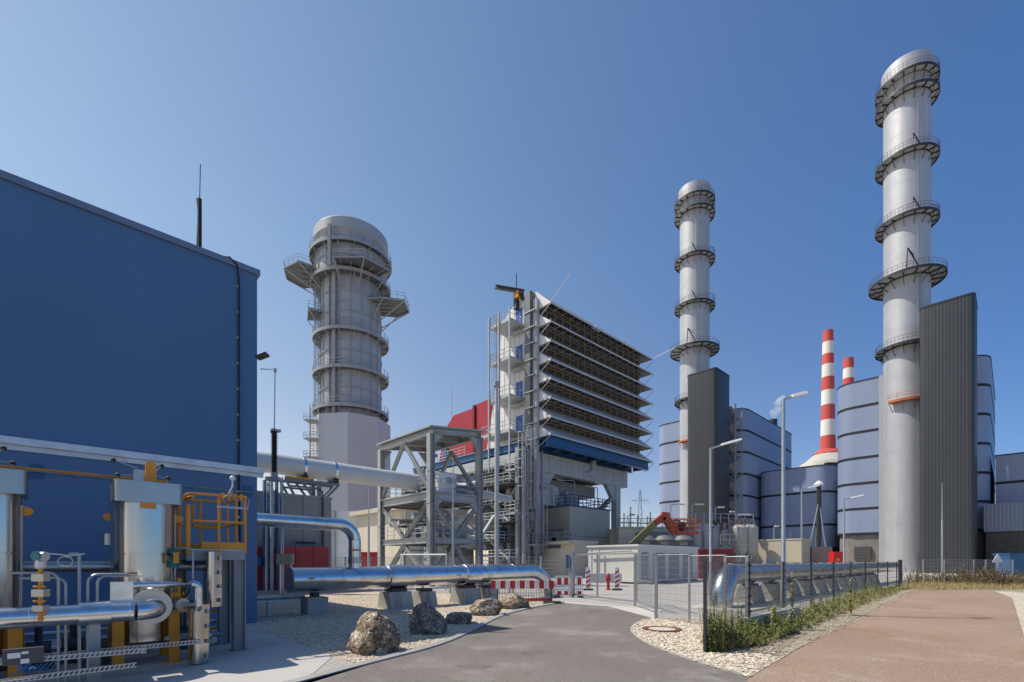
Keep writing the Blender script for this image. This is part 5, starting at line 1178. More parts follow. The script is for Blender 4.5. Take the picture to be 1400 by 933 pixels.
# ---------------------------------------------------------------- barriers, beacons, hydrant
M_RW = mat('reflective_red', (.50,.015,.02), .4, 0, .06, 3); M_WW = mat('reflective_white', (.74,.74,.74), .4, 0, .04, 3)
a, b = G(671, 827), G(757, 827); Y = 21.2
a = Vector((P(671,0,Y).x, Y, 0)); b = Vector((P(757,0,Y).x, Y, 0)); L = b.x-a.x
t = thing('barrier_board', 'red and white striped barrier board on feet in front of the pipe bend', 'barrier', (a+b)/2)
z0, z1 = zat(805,Y), zat(794,Y); m = MB(); n = 13
for k in range(n): m.box(a.x+L*k/n, a.x+L*(k+1)/n-.0005, Y-.03, Y, z0, z1)
bd = m.build('striped_board', M_WW, t, smooth=False); bd.data.materials.append(M_RW)
for k, p_ in enumerate(bd.data.polygons): p_.material_index = 1-(k//6)%2
m = MB()
for k in range(5):
    x = a.x+L*(.42+.56*k/5); (m.box(x, x+L*.11, Y-.03, Y, .12, .24))
m.build('lower_board', M_RW, t)
m = MB()
for k in range(24): x = a.x+.05+L*k/24; m.bar(Vector((x,Y+.02,.1)), Vector((x,Y+.02,z0)), .018)
for z in (.1,.3,.5): m.bar(Vector((a.x,Y+.02,z)), Vector((b.x,Y+.02,z)), .02)
m.build('mesh', GALV, t)
for x in (a.x+.3, b.x-.1):
    m = MB(); m.box(x-.35,x+.4,Y-.2,Y+.2,0,.11); m.box(x-.03,x+.03,Y+.0,Y+.06,.11,z1); m.build('foot', mat('recycled_rubber', (.10,.095,.085), .9, 0, .2, 5), t)
Y = 25; x0, x1 = P(759,0,Y).x, P(796,0,Y).x
t = thing('barrier_fence', 'white plastic barrier fence with red reflector panels beside the gate', 'barrier', ((x0+x1)/2, Y, 0))
zt, zb = zat(788,Y), .1; m = MB(); H = zt-zb
for z, h in ((zt-.06,.08),(zt-.52,.07),(zb+.28,.07),(zb,.07)): m.box(x0,x1,Y-.03,Y+.03,z,z+h)
n = 14
for k in range(n+1): x = x0+(x1-x0)*k/n; m.box(x-.022,x+.022,Y-.025,Y+.025,zb,zt)
m.build('frame', M_WW, t, smooth=False)
for zlo, zhi in ((zt-.44,zt-.10),(zb+.02,zb+.22)):
    m = MB()
    for k in range(4): x = x0+.12+(x1-x0)*k/4.1; m.box(x,x+.2,Y-.042,Y-.031,zlo,zhi)
    m.build('red_panel', M_RW, t, smooth=False)
for x in (x0+.1, x1-.1): m = MB(); m.box(x-.12,x+.12,Y-.35,Y+.35,0,.1); m.build('foot', MATS['recycled_rubber'], t)
for px, lb in ((804,'red and white slanted striped beacon post left of the red hydrant'),(843.5,'red and white slanted striped beacon post right of the red hydrant')):
    Y = 31; x = P(px,0,Y).x; t = thing('beacon_post', lb, 'beacon', (x, Y, 0), 'striped beacon posts in the yard')
    z0, z1 = .15, zat(776,Y); m = MB(); m.box(x-.14,x+.14,Y-.02,Y+.02,z0,z1); m.build('plate', M_WW, t)
    m = MB(); k = 0; z = z0
    while z < z1-.2: m.extrude([Vector((x-.138,Y-.0225,z)),Vector((x+.138,Y-.0225,z+.16)),Vector((x+.138,Y-.0225,min(z+.30,z1))),Vector((x-.138,Y-.0225,z+.14))], Vector((0,.002,0))); z += .29
    m.build('red_stripe', M_RW, t, smooth=False)
    m = MB(); m.box(x-.3,x+.3,Y-.2,Y+.2,0,.12); m.build('foot', MATS['recycled_rubber'], t)
Y = 31.5; x = P(831.5,0,Y).x; t = thing('fire_hydrant', 'red pillar fire hydrant between two striped beacon posts', 'hydrant', (x, Y, 0))
m = MB(); m.lathe((x,Y,0), [(.17,0),(.17,.06),(.10,.08),(.10,.75),(.15,.78),(.15,.86),(.12,.98),(.05,1.08),(.0001,1.1)], 16); m.build('body', REDP, t)
for s_ in (-1,1): m = MB(); m.tube([Vector((x,Y,.68)), Vector((x+s_*.2,Y-.05,.68))], .06, 10); m.build('outlet', REDP, t)
t = thing('waste_tray', 'pale galvanised trough on the yard behind the striped beacons', 'trough', P(822,798,36)-EZ*P(822,798,36).z)
m = MB(); x0, x1 = P(803,0,36).x, P(850,0,36).x; m.box(x0,x1,36,37,.25,.95); m.build('trough', mat('pale_zinc', (.5,.5,.5), .4, .4, .1, 2), t)
m = MB(); [m.box(x-.06,x+.06,36.1,36.9,0,.249) for x in (x0+.2,x1-.2)]; m.build('leg', GALV, t)
# ---------------------------------------------------------------- white container building and yard plant
cC = Vector((P(872,0,39.4).x, 39.4, 0)); uc, vc = UV(cC)
t = thing('container_building', 'long white container building with dark flat roof edge behind the gate', 'building', W(uc+5, vc+2, 0))
M_CONT = mat('cream_white_sheet', (.62,.61,.56), .5, 0, .03, .6, streak=.03)
m = MB(); m.ubox(uc, uc+10.8, vc, vc+5, .15, 3.1); m.build('wall', M_CONT, t)
m = MB(); m.ubox(uc+.05, uc+10.75, vc+.05, vc+4.95, 0, .148); m.build('plinth', DARK, t)
m = MB(); m.ubox(uc-.12, uc+10.9, vc-.12, vc+5.1, 3.102, 3.26); m.build('roof_edge', WHITE, t)
m = MB(); m.ubox(uc-.1, uc+10.8, vc-.1, vc+5, 3.262, 3.34); m.build('roof', DARK, t)
for k, (a, b) in enumerate(((.4,1.6),(2.4,4.4),(5.0,7.0),(7.6,9.6))):
    m = MB(); m.ubox(uc+a,uc+b,vc-.03,vc-.002,.35,2.6); d = m.build('door' if k == 0 else 'louvre', mat('grey_door', (.24,.25,.26), .5, 0, .05, 1, ribs=None if k == 0 else ((0,0,1),.12,.02)), t)
    m = MB(); m.ubox(uc+a-.1,uc+a-.01,vc-.06,vc-.002,.2,2.75); m.ubox(uc+b+.01,uc+b+.1,vc-.06,vc-.002,.2,2.75); m.ubox(uc+a-.1,uc+b+.1,vc-.06,vc-.002,2.752,2.83); m.build('frame', WHITE, d)
m = MB(); m.tube([W(uc-.3,vc+4.8,2.6), W(uc-.3,vc+.4,2.75)], .07, 8); m.tube([W(uc-.3,vc+4.4,2.9), W(uc-.3,vc+4.4,0)], .07, 8); m.tube([W(uc-.3,vc+3.6,2.9), W(uc-.3,vc+3.6,0)], .07, 8); m.build('pipe', LGREY, t)
# beige wall buildings at centre right
cW = P(1096, 0, 52); uw, vw = UV(cW); zW = zat(738, 52)
t = thing('beige_wall_building', 'plain beige flat roofed building left of the tripod mast', 'building', W(uw+3, vw+4, 0))
vL = onv(1029, uw); m = MB(); m.ubox(uw, uw+3.6, vw, vL, 0, zW); m.build('wall', mat('sand_render', (.47,.43,.32), .8, 0, .05, .5), t)
m = MB(); m.ubox(uw-.06, uw+3.66, vw-.06, vL+.06, zW+.002, zW+.14); m.build('roof_edge', BEIGED, t)
m = MB(); m.ubox(uw-.03, uw-.002, vw+2.6, vw+3.6, .1, 2.3); m.build('door', LGREY, t)
t = thing('brown_container', 'weathered pinkish brown container right of the beige wall building', 'container', P(1122,770,54)-EZ*P(1122,770,54).z)
m = MB(); x0, x1 = P(1110,0,54).x, P(1138,0,54).x; m.box(x0,x1,54,57,.1,zat(748,54)); m.build('body', mat('faded_brown_sheet', (.30,.21,.17), .7, 0, .1, 1.2, ribs=((1,0,0),.3,.04)), t)
m = MB(); m.box(x0+.2,x0+.8,53.95,53.998,.3,2.6); m.build('door', mat('rusty_door', (.25,.17,.13), .7, 0, .15, 2), t); m = MB(); m.box(x0,x1,54.05,57,0,.098); m.build('base', DARK, t)
t = thing('red_cabinet', 'bright red service cabinet with yellow label near the right masonry base', 'cabinet', P(1147,770,50)-EZ*P(1147,770,50).z)
m = MB(); x0, x1 = P(1140,0,50).x, P(1153,0,50).x; m.box(x0,x1,50,50.8,.1,zat(754.5,50)); m.build('body', mat('signal_red_box', (.60,.015,.02), .4, 0, .05, 2), t)
m = MB(); m.box(x0+.25,x0+.6,49.96,49.998,1.9,2.2); m.build('yellow_label', ORANGE, t); m = MB(); m.box(x0+.2,x0+.6,49.96,49.998,.7,1.4); m.build('grille', DARK, t); m = MB(); m.box(x0+.05,x1-.05,50.05,50.75,0,.098); m.build('base', DARK, t)
# tripod mast
Y = 58; q = P(1119.5, 0, Y); zt = zat(664, Y)
t = thing('tripod_mast', 'dark mast braced by two slanting struts behind the brown container', 'mast', (q.x, Y, 0))
m = MB(); m.lathe((q.x,Y,0), [(.28,0),(.24,zt)], 12); m.build('mast', DARK, t)
for px, y in ((1098,748),(1135,750),(1112,752)):
    e = P(px, y, Y-2 if px != 1112 else Y+3); m = MB(); m.tube([Vector((q.x,Y,zat(685,Y))), Vector((e.x,e.y,0))], .07, 6); m.build('strut', GALV, t)
m = MB(); m.lathe((q.x,Y,0), [(.55,zt),(.55,zt+.15),(.2,zt+.5),(.0001,zt+.6)], 12); m.build('lamp_head', WHITE, t)
# switchyard plant: grey tanks with railing, pipes and busbars
cS = P(985, 0, 56)
t = thing('transformer_bank', 'row of grey ribbed transformer tanks with railing and bushings on top', 'transformer', (cS.x, 56, 0))
zt = zat(716, 56)
for k, px in enumerate((954,966,978,990,1000)):
    q = P(px, 0, 56); m = MB(); m.lathe((q.x,56,0), [(.5,0),(.5,zt-.2),(.3,zt)], 16); m.build('cooler_column', LGREY, t)
m = MB(); m.box(P(950,0,57).x, P(1005,0,57).x, 57, 60, .6, zt-.4); m.build('tank_body', GREY, t)
for px in (1012, 1026):
    q = P(px, 0, 54); m = MB(); m.lathe((q.x,54,0), [(.25,1.8),(.75,2.9),(.8,3.0),(.8,zat(722,54)),(.5,zat(718,54))], 20); m.build('conservator_tank', mat('ivory_tank', (.36,.35,.315), .5, 0, .06, 1), t)
m = MB()
for px in (1008,1017,1023,1031):
    q = P(px,0,53.4); m.bar(Vector((q.x,53.4,0)), Vector((q.x,53.4,zat(716,53.4))), .1); m.bar(Vector((q.x-.5,53.4,.4)), Vector((q.x+.5,53.4,2.6)), .07)
for y in (760,745,730): m.bar(P(1006,y,53.3), P(1033,y,53.3), .08)
m.build('lattice_stand', GALV, t)
m = MB(); m.rail([P(940,716,55), P(1030,718,55), P(1030,718,58)], 1.2, (1,.6), .9, .045); m.rail([P(985,745,52), P(1010,745,52)], 1.1, (1,.5), .8, .04); m.build('railing', GALV, t)
m = MB()
for k in range(26):
    q = P(rnd.uniform(955,1032), rnd.uniform(716,728), rnd.uniform(53,57)); r = rnd.uniform(.07,.16); m.lathe(q, [(r,0),(r*1.5,.12),(r,.18),(r*1.5,.3),(r*.6,.5)], 8)
m.build('bushing', mat('porcelain_brown', (.10,.07,.055), .35, 0, .2, 4), t)
for k in range(14):
    m = MB(); a = P(rnd.uniform(955,1030), rnd.uniform(718,760), 53.5); m.tube([a, a+Vector((rnd.uniform(-1.6,1.6),rnd.uniform(0,1),0)), a+Vector((rnd.uniform(-1.6,1.6),.6,rnd.uniform(-1.4,1)))], .06, 6); m.build('pipe', LGREY, t)
t = thing('red_switch_house', 'dark red box building below the transformer tanks', 'building', P(960,770,50)-EZ*P(960,770,50).z)
m = MB(); m.box(P(956,0,50).x, P(1003,0,50).x, 50, 52, .1, zat(752,50)); m.build('wall', mat('dark_red_sheet', (.17,.015,.02), .5, 0, .08, 1), t); m = MB(); m.box(P(955.5,0,50).x, P(1003.5,0,50).x, 49.95, 52, zat(752,50)+.002, zat(752,50)+.1); m.build('roof_edge', REDP, t)
# low beige building with roof fans behind the container
t = thing('low_beige_building', 'low pale building with three round roof fans behind the boom lift', 'building', P(900,770,62)-EZ*P(900,770,62).z)
x0, x1 = P(846,0,62).x, P(950,0,62).x; m = MB(); m.box(x0, x1, 62, 74, 0, zat(723,62)); m.build('wall', BEIGE, t)
m = MB(); m.box(x0-.1, x1+.1, 61.9, 74.1, zat(723,62)+.002, zat(723,62)+.25); m.build('roof_edge', BEIGED, t)
m = MB(); m.rail([Vector((x0,62,zat(721,62))), Vector((x1,62,zat(721,62)))], 1.1, (1,.5), 1.4, .04); m.build('railing', GALV, t)
t = thing('cooling_unit', 'dark grey cooling unit with louvres in front of the low pale building', 'cooler', P(905,770,58)-EZ*P(905,770,58).z)
m = MB(); m.box(P(876,0,58).x, P(915,0,58).x, 58, 60.5, 0, zat(727,58)); m.build('housing', mat('grey_green_sheet', (.16,.18,.17), .5, 0, .08, .8), t)
for px in (882, 908, 934):
    q = P(px, 0, 54); z = zat(741,54); t = thing('roof_fan', {882:'domed roof fan nearest the olive boom',908:'domed roof fan below the orange boom elbow',934:'domed roof fan under the orange lift basket'}[px], 'fan', (q.x,54,0), 'domed fans behind the container')
    m = MB(); m.lathe((q.x,54,0), [(.55,0),(.55,z)], 16); m.build('shaft', LGREY, t); m = MB(); m.lathe((q.x,54,0), [(1.1,z),(1.15,z+.2),(.7,z+.65),(.0001,z+.75)], 18); m.build('dome', mat('fan_grey', (.17,.185,.19), .5, .1, .08, 1), t)
# boom lift
Y = 47; t = thing('boom_lift', 'orange articulated boom lift with olive lower boom and railed basket', 'lift', P(858,780,Y)-EZ*P(858,780,Y).z)
ol = mat('olive_boom_paint', (.22,.19,.07), .5, 0, .12, 2); og = mat('lift_orange', (.40,.065,.025), .45, 0, .08, 2)
m = MB(); m.bar(P(852,757,Y), P(897,714,Y), .62, .6, (0,1,0)); m.bar(P(862,748,Y-.02), P(890,722,Y-.02), .7, .3, (0,1,0)); m.build('lower_boom', ol, t)
m = MB(); e = P(907,706.5,Y); m.bar(P(895,716,Y), e, .6, .7, (0,1,0)); m.bar(e+Vector((-.2,0,0)), e+Vector((.5,0,-.1)), .9, .6, (0,1,0)); m.build('elbow', og, t)
m = MB(); m.bar(e+Vector((.1,0,0)), P(924,729,Y), .7, .7, (0,1,0)); m.bar(P(913,712,Y-.35), P(922,724,Y-.35), .2, .1, (0,1,0)); m.build('upper_boom', og, t)
x0, x1, z0 = P(923,0,Y).x, P(951.5,0,Y).x, zat(730.5,Y)
m = MB(); m.box(x0,x1,Y-.6,Y+.6,z0,z0+.22); bk = m.build('basket_floor', og, t)
m = MB(); m.rail([Vector(p) for p in ((x0,Y-.55,z0+.2),(x1,Y-.55,z0+.2),(x1,Y+.55,z0+.2),(x0,Y+.55,z0+.2))], 1.25, (1,.66,.33), .6, .04, closed=True); m.build('basket_rail', og, bk)
m = MB(); m.box(x0+.4,x0+1.0,Y+.1,Y+.5,z0+.22,z0+1.2); m.box(x0+.3,x0+.9,Y-.5,Y-.1,z0+.7,z0+1.1); m.build('control_box', DARK, t)
xb = P(856,0,Y).x; m = MB(); m.box(xb-1.8,xb+1.4,Y-1.1,Y+1.1,.55,1.7); m.build('chassis', og, t)
for dx in (-1.3,1.0):
    for dy in (-1.25,1.0): m = MB(); m.tube([Vector((xb+dx,Y+dy,.5)), Vector((xb+dx,Y+dy+.28,.5))], .5, 18); m.build('wheel', BLACK, t)
# pylons far away
def pylon(px, Y, top, label):
    q = P(px, 0, Y); H = zat(top, Y); t = thing('pylon', label, 'pylon', (q.x, Y, 0), 'lattice pylons on the horizon'); m = MB(); hw = lambda z: 2.6*(1-z/H)+.25
    n = 9; zs = [H*.93*(k/n)**.85 for k in range(n+1)]
    for sx in (-1,1):
        for sy in (-1,1):
            for a, b in zip(zs[:-1], zs[1:]): m.bar(Vector((q.x+sx*hw(a),Y+sy*hw(a),a)), Vector((q.x+sx*hw(b),Y+sy*hw(b),b)), .22)
    for a, b in zip(zs[:-1], zs[1:]):
        for s_ in (-1,1): m.bar(Vector((q.x-s_*hw(a),Y-hw(a),a)), Vector((q.x+s_*hw(b),Y-hw(b),b)), .14)
    m.bar(Vector((q.x,Y,H*.9)), Vector((q.x,Y,H)), .2); m.build('mast', mat('pylon_steel', (.30,.32,.34), .6, .3, .05, .2), t)
    for z, hwid in ((H*.80,5.5),(H*.52,8.5)):
        m = MB(); m.bar(Vector((q.x-hwid,Y,z)), Vector((q.x+hwid,Y,z)), .25); m.bar(Vector((q.x-hwid,Y,z)), Vector((q.x,Y,z+2.2)), .18); m.bar(Vector((q.x+hwid,Y,z)), Vector((q.x,Y,z+2.2)), .18)
        for s_ in (-1,-.55,.55,1): m.bar(Vector((q.x+s_*hwid,Y,z)), Vector((q.x+s_*hwid,Y,z-2.4)), .18)
        m.build('cross_arm', MATS['pylon_steel'], t)
pylon(875, 330, 663, 'tall lattice pylon standing clear against the sky beside the portal column')
pylon(858, 420, 700, 'small distant lattice pylon low behind the portal column')
# busbar gantry
t = thing('switchyard_gantry', 'grey switchyard posts and lamps on the horizon right of the portal column', 'gantry', P(865,768,90)-EZ*P(865,768,90).z)
for px, top in ((853,702),(862,693),(872,704),(889,700),(885,706)):
    q = P(px,0,90); m = MB(); m.bar(Vector((q.x,90,0)), Vector((q.x,90,zat(top,90))), .22); m.build('post', GREY, t)
m = MB(); m.bar(P(848,715,90), P(893,716,90), .18); m.bar(P(860,704,90), P(868,704,90), .3); m.build('crossbeam', GREY, t)
# small roof lamps
for px, foot, top, arm, Y, lb in ((917,722,690,19,60,'small roof lamp with white tube nearest the boom elbow'),(946,722,690,16,60,'small roof lamp behind the lift basket'),(978,718,694,12,56,'small roof lamp above the grey transformer tanks'),(1006,716,700,-8,56,'small roof lamp with short arm over the ivory tanks'),(1030,718,704,-20,55,'small roof lamp with long white tube at the tank railing end'),(1058,738,720,7,54,'short lamp standing on the beige wall building')):
    q = P(px,0,Y); t = thing('roof_lamp', lb, 'lamp', (q.x,Y,zat(foot,Y)), 'small lamps over the switchyard'); z1 = zat(top,Y); w_ = arm/F*Y
    m = MB(); m.tube([Vector((q.x,Y,zat(foot,Y))), Vector((q.x,Y,z1-.15)), Vector((q.x+w_*.1,Y,z1)), Vector((q.x+w_*.25,Y,z1))], .055, 6); m.build('pole', GALV, t)
    m = MB(); m.box(min(q.x+w_*.22,q.x+w_),max(q.x+w_*.22,q.x+w_),Y-.12,Y+.12,z1-.06,z1+.1); m.build('tube_lamp', M_WW, t)
# ---------------------------------------------------------------- right silver pipe on concrete trestles
v8 = 8.0; u8 = onu(986, v8); zr = 1.34; RR = .44
t = thing('right_silver_pipe', 'silver insulated pipe rising from the ground behind the dark mesh fence', 'pipe', W(u8+6, v8, 0))
path = fillet([W(u8,v8,-.05), W(u8,v8,zr), W(u8+40,v8,zr)], 1.15, 12); p_, r_ = clad(path, RR, 1.9, .01); m = MB(); m.tube(p_, r_, 44); m.build('pipe_shell', ALU, t)
for k in range(11):
    u = u8+3.0+k*2.6; b = W(u,v8,0); t = thing('pipe_trestle', 'sloping concrete trestle under the silver pipe behind the dark mesh fence', 'support', b, 'concrete trestles under the right pipe')
    m = MB(); m.extrude([W(u-.3,v8-.6,0),W(u-.3,v8-.35,.80),W(u-.3,v8+.35,.80),W(u-.3,v8+.6,0)], EX*.6); m.build('body', CONC, t, smooth=False); m = MB(); m.ubox(u-.2,u+.2,v8-.3,v8+.3,.802,.9); m.build('steel_saddle', DARK, t)
t = thing('concrete_plinth', 'low grey concrete wall at the foot of the dark fence in the weeds', 'wall', G(1045,868))
a, b = UV(G(1030,871)), UV(G(1078,852)); m = MB(); m.ubox(a[0], b[0]+1, a[1]+.25, a[1]+.5, 0, .42); m.build('wall', CONC, t)
t = thing('pipe_pad', 'pale concrete pad under the right silver pipe', 'pad', W(u8+5, v8, 0))
m = MB(); m.ubox(u8-1.1, u8+34, v8-1.3, v8+1.1, -.05, .05); m.build('slab', M_STRIP, t)
# ---------------------------------------------------------------- fences
def mesh_bay(mb, a, b, z0, z1, hz=.2, vt=.05, r=.003):
    d = (b-a); L = d.length; n = max(1, int(L/vt))
    for i in range(n+1):
        p = a+d*(i/n); mb.bar(Vector((p.x,p.y,z0)), Vector((p.x,p.y,z1)), 2*r)
    k = int((z1-z0)/hz)
    for i in range(k+1):
        z = z0+(z1-z0)*i/k; mb.bar(Vector((a.x,a.y,z)), Vector((b.x,b.y,z)), 2.6*r, 3*r)
M_FDARK = mat('anthracite_fence_paint', (.03,.036,.045), .45, .1, .1, 5)
posts = [(964,893),(1024,866),(1071,847.5),(1109,833.5),(1139.5,824.5),(1163,817.5),(1183,812.5),(1200,808.5),(1213.5,805.5),(1226,803.5)]
pg = [G(x,y) for x, y in posts]
t = thing('dark_mesh_fence', 'anthracite double wire mesh fence with slotted posts along the path', 'fence', pg[0])
for i, p in enumerate(pg):
    m = MB(); h = 1.85 if i else 1.87; 
    if i == 0: m.bar(p, p+EZ*h, .055, .06, EX)
    else:
        m.bar(p, p+EZ*h, .05, .06, EX)
        for k in range(9): m.bar(p+EZ*(.15+k*.2)-EX*.07-EV*.03, p+EZ*(.17+k*.2)+EX*.07-EV*.03, .03, .05)
    m.build('post', M_FDARK, t)
for i, (a, b) in enumerate(zip(pg[:-1], pg[1:])):
    m = MB(); mesh_bay(m, a, b, .06, 1.83, .2, .05 if i < 2 else .10 if i < 4 else .2, .0021 if i < 2 else .0027 if i < 4 else .0035); m.build('mesh_panel', M_FDARK, t, smooth=False)
p = G(1230,803); t = thing('gate_post', 'pair of thick dark posts closing the anthracite fence at its far end', 'post', p)
for d in (0,.5): m = MB(); m.bar(p+EX*d, p+EX*d+EZ*1.98, .16, .16, EX); m.build('post', M_FDARK, t)
# silver cross fence
c0_, c1_ = G(897,846.5), G(1021,866.5)
t = thing('silver_mesh_fence', 'galvanised wire mesh fence closing the gap between gate and dark fence', 'fence', c0_)
fp = [c0_.lerp(c1_, k) for k in (0,.42,.80,1)]
for i, p in enumerate(fp):
    m = MB(); m.bar(p, p+EZ*(2.12-.13*i/3), .06 if i else .09, .06, EX); 
    if i == 0: m.tube([p+EZ*2.12, p+EZ*2.18], .06, 8)
    m.build('post', GALV, t)
for a, b, z1 in zip(fp[:-1], fp[1:], (2.06,2.02,1.98)):
    m = MB(); mesh_bay(m, a, b, .06, z1, .2, .05, .0026); m.tube([a+EZ*z1, b+EZ*z1], .012, 5); m.build('mesh_panel', GALV, t, smooth=False)
# sliding gate
g0, g1 = Vector((P(785,0,25).x,25,0)), Vector((P(870,0,20.5).x,20.5,0))
t = thing('sliding_gate', 'galvanised gate leaf with thin bars standing half open across the yard entrance', 'gate', (g0+g1)/2)
m = MB(); zt = 2.2
for z in (.15, zt): m.bar(g0+EZ*z, g1+EZ*z, .07)
for k in (0,.42,1): p = g0.lerp(g1,k); m.bar(p+EZ*.1, p+EZ*zt, .07, .07, EX)
m.build('frame', GALV, t)
m = MB(); p = g0; m.bar(p-EX*.2, p-EX*.2+EZ*2.4, .16, .16, EX); m.build('post', GALV, t); m = MB(); m.box(p.x-.42,p.x-.3,p.y-.2,p.y+.1,1.5,2.2); m.build('lock_box', NAVY, t)
p = Vector((P(868,0,20).x,20,0)); q = Vector((P(893,0,17.3).x,17.3,0)); m = MB(); m.bar(p+EZ*.0, p+EZ*2.15, .07, .07, EX); m.bar(p+EZ*2.1,q+EZ*2.1,.05); m.bar(p+EZ*.2,q+EZ*.2,.05); m.bar(p+EZ*1.1,q+EZ*1.1,.04); mesh_bay(m, p, q, .2, 2.1, .25, .1, .004); m.build('side_leaf', GALV, t)
# rear site fence behind the big pipe
f0, f1 = Vector((P(440,0,31).x,31,0)), Vector((P(785,0,25.6).x,25.6,0))
t = thing('rear_mesh_fence', 'galvanised wire mesh fence behind the big silver pipe', 'fence', f0)
n = 9
for i in range(n+1): p = f0.lerp(f1, i/n); m = MB(); m.bar(p, p+EZ*2.15, .07, .07, EX); m.build('post', GALV, t)
for i in range(n): a, b = f0.lerp(f1, i/n), f0.lerp(f1, (i+1)/n); m = MB(); mesh_bay(m, a, b, .08, 2.1, .2, .1, .0045); m.build('mesh_panel', GALV, t, smooth=False)
t = thing('pipe_frame_guard', 'white tubular guard frame behind the rear fence before the lattice frame', 'guard', P(570,790,32)-EZ*P(570,790,32).z)
m = MB(); m.rail([P(548,0,32)*1-EZ*P(548,0,32).z, P(610,0,31.5)-EZ*P(610,0,31.5).z], 2.3, (1,.5), 1.3, .06); m.build('frame', WHITE, t)
t = thing('yellow_box', 'small yellow box on the ground behind the rear fence', 'box', P(538,785,33)-EZ*P(538,785,33).z); q = P(538,0,33); m = MB(); m.box(q.x-.2,q.x+.22,33,33.4,0,1.55); m.build('body', ORANGE, t); m = MB(); m.box(q.x-.24,q.x+.26,32.96,33.44,1.552,1.62); m.build('lid', DARK, t)
t = thing('red_hose_cabinet', 'low red cabinet behind the rear fence in front of the beige hall', 'cabinet', P(505,785,42)-EZ*P(505,785,42).z); m = MB(); m.box(P(492,0,42).x,P(520,0,42).x,42,43,.1,zat(755,42)); m.build('body', REDP, t); m = MB(); m.box(P(492.5,0,42).x,P(519.5,0,42).x,42.1,42.9,0,.098); m.build('base', DARK, t)
t = thing('white_meter_box', 'small white meter box behind the big pipe bend', 'box', P(701,800,26.2)-EZ*P(701,800,26.2).z); q = P(701,0,26.2); m = MB(); m.box(q.x-.25,q.x+.25,26.2,26.5,.6,1.3); m.build('body', M_WW, t); m = MB(); m.bar(Vector((q.x,26.35,0)), Vector((q.x,26.35,.6)), .1); m.build('leg', GALV, t)
# far fence at right
t = thing('far_site_fence', 'thin galvanised site fence before the right tower and annex', 'fence', G(1290,798))
fl = [G(1262,800), G(1335,800), G(1400,798), G(1450,797)]
fl = [Vector((P(x,0,37).x,37+dy,0)) for x, dy in ((1262,0),(1291,0),(1331,0),(1365,1),(1400,2),(1440,3))]
for p in fl: m = MB(); m.bar(p, p+EZ*2.0, .08, .08); m.build('post', GALV, t)
for a, b in zip(fl[:-1], fl[1:]): m = MB(); mesh_bay(m, a, b, .05, 2.0, .25, .16, .004); m.build('mesh_panel', GALV, t, smooth=False)
p = P(1364,764,40); t = thing('warning_sign', 'small white triangular warning sign above the dry bushes', 'sign', (p.x,40,0)); m = MB(); m.extrude([p+Vector((-.45,0,-.3)),p+Vector((.45,0,-.3)),p+Vector((0,0,.4))], Vector((0,.03,0))); m.build('plate', M_WW, t, smooth=False); m = MB(); m.bar(Vector((p.x,40.06,0)), Vector((p.x,40.06,p.z)), .06); m.build('post', GALV, t)
# blue car-like tarp box at far right
t = thing('blue_skip', 'low blue skip behind the dry bushes before the dark brick base', 'skip', P(1392,768,60)-EZ*P(1392,768,60).z); x0, x1 = P(1380,0,60).x, P(1412,0,60).x; m = MB(); m.extrude([Vector((x0+.4,60,.1)),Vector((x1-.4,60,.1)),Vector((x1,60,zat(758,60))),Vector((x0,60,zat(758,60)))], Vector((0,2,0))); m.build('body', NAVY, t, smooth=False); m = MB(); m.box(x0-.08,x1+.08,59.9,62.1,zat(758,60)+.002,zat(758,60)+.12); m.build('rim', NAVY, t)
# ---------------------------------------------------------------- street lamps
def lamp(px, base_Y, top, ex, ey, label, r=.07):
    q = P(px,0,base_Y); t = thing('street_lamp', label, 'lamp', (q.x,base_Y,0), 'grey street lamps on the site'); z1 = zat(top,base_Y); e = P(ex,ey,base_Y)
    m = MB(); m.lathe((q.x,base_Y,0), [(r*1.35,0),(r*1.35,1.2),(r,1.25),(r*.75,z1)], 14); d = (e-Vector((q.x,base_Y,z1))); m.tube([Vector((q.x,base_Y,z1-.02)), Vector((q.x,base_Y,z1))+d*.55], r*.55, 8); m.build('pole', GALV, t)
    a = Vector((q.x,base_Y,z1))+d*.35; s_ = d.length*.24+.1; m = MB(); m.hexa([a+Vector((0,-s_*.45,-.03)),e+Vector((0,-s_*.35,-.05)),e+Vector((0,s_*.35,-.05)),a+Vector((0,s_*.45,-.03)),a+Vector((0,-s_*.3,.07)),e+Vector((-.05,-s_*.2,.05)),e+Vector((-.05,s_*.2,.05)),a+Vector((0,s_*.3,.07))]); m.build('lamp_head', WHITE, t)
lamp(1071, 16.6, 546, 1103, 537, 'nearest street lamp standing in the weeds at the dark fence', .075)
lamp(971.5, 27, 613, 1013, 601, 'street lamp with long arm in front of the middle dark tower', .085)
lamp(1096, 56, 669, 1120, 664, 'distant street lamp left of the tripod mast', .12)
lamp(1154, 47, 683, 1180, 677, 'distant street lamp in front of the blue boiler house at the right', .09)
